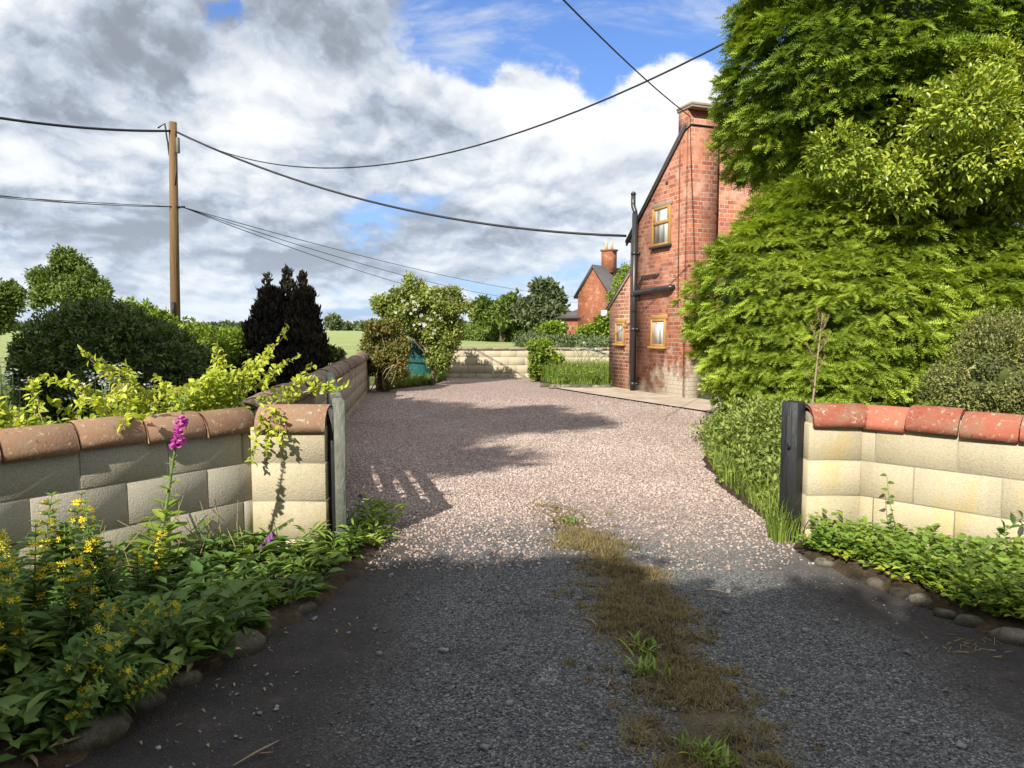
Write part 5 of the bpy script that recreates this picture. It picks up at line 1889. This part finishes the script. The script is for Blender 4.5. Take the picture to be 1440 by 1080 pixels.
for i, (px, py, s_, lx, ly, lab) in enumerate(LS):
    o = protos[i] if i < 3 else copy_tree(protos[i % 3])
    c = G(px, py)
    o.location = (c[0], c[1], .07)
    o.rotation_euler = (-ly, lx, rng.random() * 6.28 if i % 2 else i * 1.3)
    if lx > .2:
        o.rotation_euler = (0, min(1.0, lx * 2.2), (i * .7) % .8 - .6)
    o.scale = (s_ * .82,) * 3
    tag(o, lab, 'flower', 'yellow loosestrife in the left bed')


# ------------------------------------------------------------------ undergrowth of the two front beds
def undergrowth(name, poly, n, hmin, hmax, leaf, L, W, inset=0.0, z=.06, lean=1.0, per=9):
    q = scatter(poly, n, inset)
    hgt = hmin + (hmax - hmin) * rng.random(n) ** 1.5
    hgt *= .6 + .6 * np.clip(wob(np.concatenate([q, q[:, :1] * 0], 1), 3.0) + .5, 0, 1)
    f_ = rng.random((n, per)) ** .7
    a_ = rng.random((n, per)) * 6.28
    P_ = np.stack([q[:, 0:1] + np.cos(a_) * .03 * f_, q[:, 1:2] + np.sin(a_) * .03 * f_, z + hgt[:, None] * f_], -1).reshape(-1, 3)
    D = np.stack([np.cos(a_), np.sin(a_), .6 * rng.random((n, per)) + .1], -1).reshape(-1, 3) * A(1, 1, lean)
    k = n * per
    mb = MB()
    leaves(mb, P_, D, A(0, 0, 1) + rdir(k) * .35, L * (.6 + .7 * rng.random(k)), W * (.6 + .7 * rng.random(k)), T_LEAF,
           np.clip(.5 * np.repeat(rng.random(n), per) + .5 * rng.random(k), 0, 1))
    return tag(mb.build(name, M[leaf]), kind='stuff')


UL = [g2(250, 960), g2(334, 916), g2(430, 850), g2(470, 815), g2(500, 785), (-1.04, 4.6), (-1.12, 4.6), (-1.13, 4.25), (-1.6, 4.25), (-1.85, 4.1), (-2.1, 3.6)]
undergrowth('bed_weeds', UL, 105, .02, .13, 'weed', .12, .028, z=.03)
undergrowth('bed_herbs', UL, 75, .02, .15, 'weed_bright', .085, .016, per=12, z=.03)
undergrowth('bed_leaves', UL, 80, .02, .09, 'weed', .085, .05, per=6, z=.03)
UL2 = [g2(60, 1100), g2(212, 1008), g2(352, 928), (-1.7, 4.2), (-2.6, 3.2), (-2.4, 2.0)]
undergrowth('low_leaves', UL2, 330, .05, .22, 'bluegreen', .095, .042)
undergrowth('right_bed_leaves', [g2(1160, 792), g2(1240, 822), g2(1300, 845), g2(1370, 878), g2(1440, 895), g2(1560, 950), (3.9, 3.0), (2.2, 4.3)], 260, .03, .11, 'vine', .055, .030, .0, lean=.9, per=7)
undergrowth('right_bed_weeds', [g2(1115, 785), g2(1160, 793), g2(1240, 824), g2(1300, 847), g2(1370, 880), g2(1440, 897), g2(1560, 950), (3.9, 3.0), tuple(r0 + nR * .05), (2.0, 4.5)], 820, .03, .24, 'weed_bright', .050, .034, .02, lean=1.2)
UG = [(-1.06, 4.3), (-.90, 4.25), (-.80, 4.7), (-.92, 5.2), (-1.06, 5.2)]
undergrowth('gate_weeds', UG, 26, .04, .16, 'weed_bright', .09, .022, z=.02)

mb = MB()
for k in range(46):
    c = w0 + uL * (.25 + 1.1 * rng.random()) + nL * (.04 + .30 * rng.random())
    h_ = .18 + .30 * rng.random()
    mb.tube([A(c[0], c[1], .03), A(c[0] + rng.normal(0, .03), c[1] + rng.normal(0, .03), h_ * .6), A(c[0] + rng.normal(0, .08), c[1] + rng.normal(0, .05), h_)], [.004, .003, .002], 4, False)
q = scatter(UL2, 240)
leaves(mb, np.concatenate([q, .05 + .03 * rng.random((240, 1))], 1), rdir(240) * A(1, 1, .3), A(0, 0, 1) + rdir(240) * .5, .05 + .04 * rng.random(240), .022, T_LEAF)
q = A(-1.25, 3.1) + rng.normal(0, 1, (60, 2)) * A(.35, .5)
q = q[poly_dist(q, np.array(BED_L)) < 0]
leaves(mb, np.concatenate([q, np.full((len(q), 1), .008)], 1), rdir(len(q)) * A(1, 1, .1), A(0, 0, 1), .025, .010, T_LEAF)
tag(mb.build('dead_stalks', M['straw']), kind='stuff')

undergrowth('end_bed_weeds', BED_E, 420, .08, .42, 'weed_bright', .10, .045, .1, z=.08)
undergrowth('corner_weeds', BED_F, 260, .06, .30, 'weed_bright', .09, .045, .05, z=.04)
# slender stems against the right wall
t0_ = G(1262, 765)
pth = np.array([t0_, P(1258, 735, 4.15), P(1250, 700, 4.22), P(1247, 668, 4.25)])
t_ = thing('climbing_sprig', 'thin leafy sprig climbing the middle of the right block wall', 'plant', t0_)
MB().tube(pth, [.003, .003, .002, .0015], 5).build('stem', M['stalk'], t_, shift=t0_)
lb = MB()
f_ = np.linspace(.3, 1, 13)
leaves(lb, along(pth, f_), rdir(13) * A(1, .5, .3) + A(0, 0, .3), A(0, -1, .5) + rdir(13) * .3, .045, .024, T_LEAF)
lb.build('foliage', M['weed'], t_, shift=t0_)
t0_ = G(1345, 850)
pth = np.array([t0_, P(1370, 790, 3.72), P(1405, 752, 3.7), P(1450, 720, 3.68)])
t_ = thing('bramble_shoot', 'arching shoot with dark oval leaves at the right picture edge', 'plant', t0_)
MB().tube(pth, [.005, .004, .003, .002], 5).build('stem', M['stalk'], t_, shift=t0_)
lb = MB()
f_ = np.concatenate([np.linspace(.45, 1, 16)])
leaves(lb, along(pth, f_), rdir(16) * .7 + A(.5, 0, .4), A(0, -.7, .7) + rdir(16) * .3, .075, .034, T_LEAF)
lb.build('foliage', M['weed'], t_, shift=t0_)
t0_ = G(500, 775)
t_ = thing('blue_flower_weed', 'weed with a small blue flower beside the foot of the open gate', 'flower', t0_)
pth = np.array([t0_, P(503, 735, 4.6), P(507, 700, 4.65)])
MB().tube(pth, .003, 5).build('stem', M['stalk'], t_, shift=t0_)
lb = MB()
leaves(lb, along(pth, np.linspace(.1, .95, 14)), rdir(14) * A(1, 1, .4) + A(0, 0, .3), A(0, 0, 1), .07, .02, T_LEAF)
lb.build('foliage', M['weed_bright'], t_, shift=t0_)
lb = MB()
leaves(lb, pth[-1] + rdir(7) * .015, rdir(7) + A(0, -1, .3), rdir(7), .014, .014, T_FLOWER)
lb.build('blossom', M['blue_fl'], t_, shift=t0_)


# ------------------------------------------------------------------ roadside trees behind the viewer: they throw the shade on lane and gravel
def shade_tree(label, x_, y_, blobs, n, per, L, trunk):
    base = (x_, y_, 0)
    mb = MB()
    crown(mb, blobs, n, per, L, tmpl=T_DIA, tuft_r=L * 1.2, shell=.8, amp=.22, freq=1.3, keep_in=.5)
    wd = MB()
    tp = np.mean([b[0] for b in blobs], 0)
    limb(wd, base, tp, trunk, trunk * .5, 9, .03)
    for b in blobs:
        limb(wd, A(*base) + (tp - A(*base)) * .6, b[0], trunk * .35, trunk * .1, 6)
    return finish_tree('roadside_tree', label, 'tree', base, mb, 'hedge_mid', wd)


def from_ground(X, Y, yplane):
    """point on the plane y = yplane whose shadow falls on ground point (X, Y)"""
    k_ = (Y - yplane) / math.cos(SUN_AZ)
    return A(X - k_ * math.sin(SUN_AZ), yplane, k_ * math.tan(SUN_EL))


YT = -2.6
# hedge: its top edge shades the lane up to about 4.2 m in front of the viewer
B = []
for X, Y in ((-3.6, 2.5), (-2.8, 2.6), (-2.0, 2.8), (-1.2, 3.3), (-.5, 3.75), (.2, 3.75), (.9, 3.65), (1.6, 3.6), (2.3, 3.35), (3.0, 2.9), (3.8, 2.5), (4.6, 2.3), (-4.5, 2.8), (5.4, 2.2)):
    q = from_ground(X, Y, YT)
    for zz in np.arange(.6, q[2] - .25, .75):
        B.append(((q[0] + rng.normal(0, .12), YT + rng.normal(0, .15), zz), (.62, .55, .55)))
    B.append(((q[0], YT, q[2] - .4), (.5, .5, .45)))
mb = MB()
core(mb, B, .85)
crown(mb, B, 5200, 8, .13, tmpl=T_DIA, tuft_r=.16, shell=.8, amp=.2, freq=2, keep_in=.4)
finish_tree('roadside_hedge', 'tall leafy hedge across the road behind the viewer', 'hedge', (-4, YT, 0), mb, 'hedge_mid', crown_name='foliage')
bl = []
for X, Y, r_ in ((-.25, 7.3, .38), (-.85, 7.55, .5), (-1.6, 8.0, .6), (.85, 10.3, .5), (.3, 10.7, .75), (-.6, 10.9, 1.0), (-.7, 9.5, .7), (-1.7, 9.6, 1.1), (-1.7, 11.8, 1.0), (-2.7, 12.6, .9), (.3, 12.0, .5),
                 (-2.8, 9.4, 1.1), (-4.2, 9.0, 1.1), (-5.4, 9.4, 1.2), (-6.6, 9.2, 1.2), (-7.6, 9.6, 1.2)):
    q = from_ground(X, Y, YT - 1)
    bl.append((q, (r_, r_, r_ * .82)))
shade_tree('tall leafy tree behind the viewer whose shade crosses the gravel', bl[7][0][0], YT - 1, bl, 3600, 8, .2, .3)
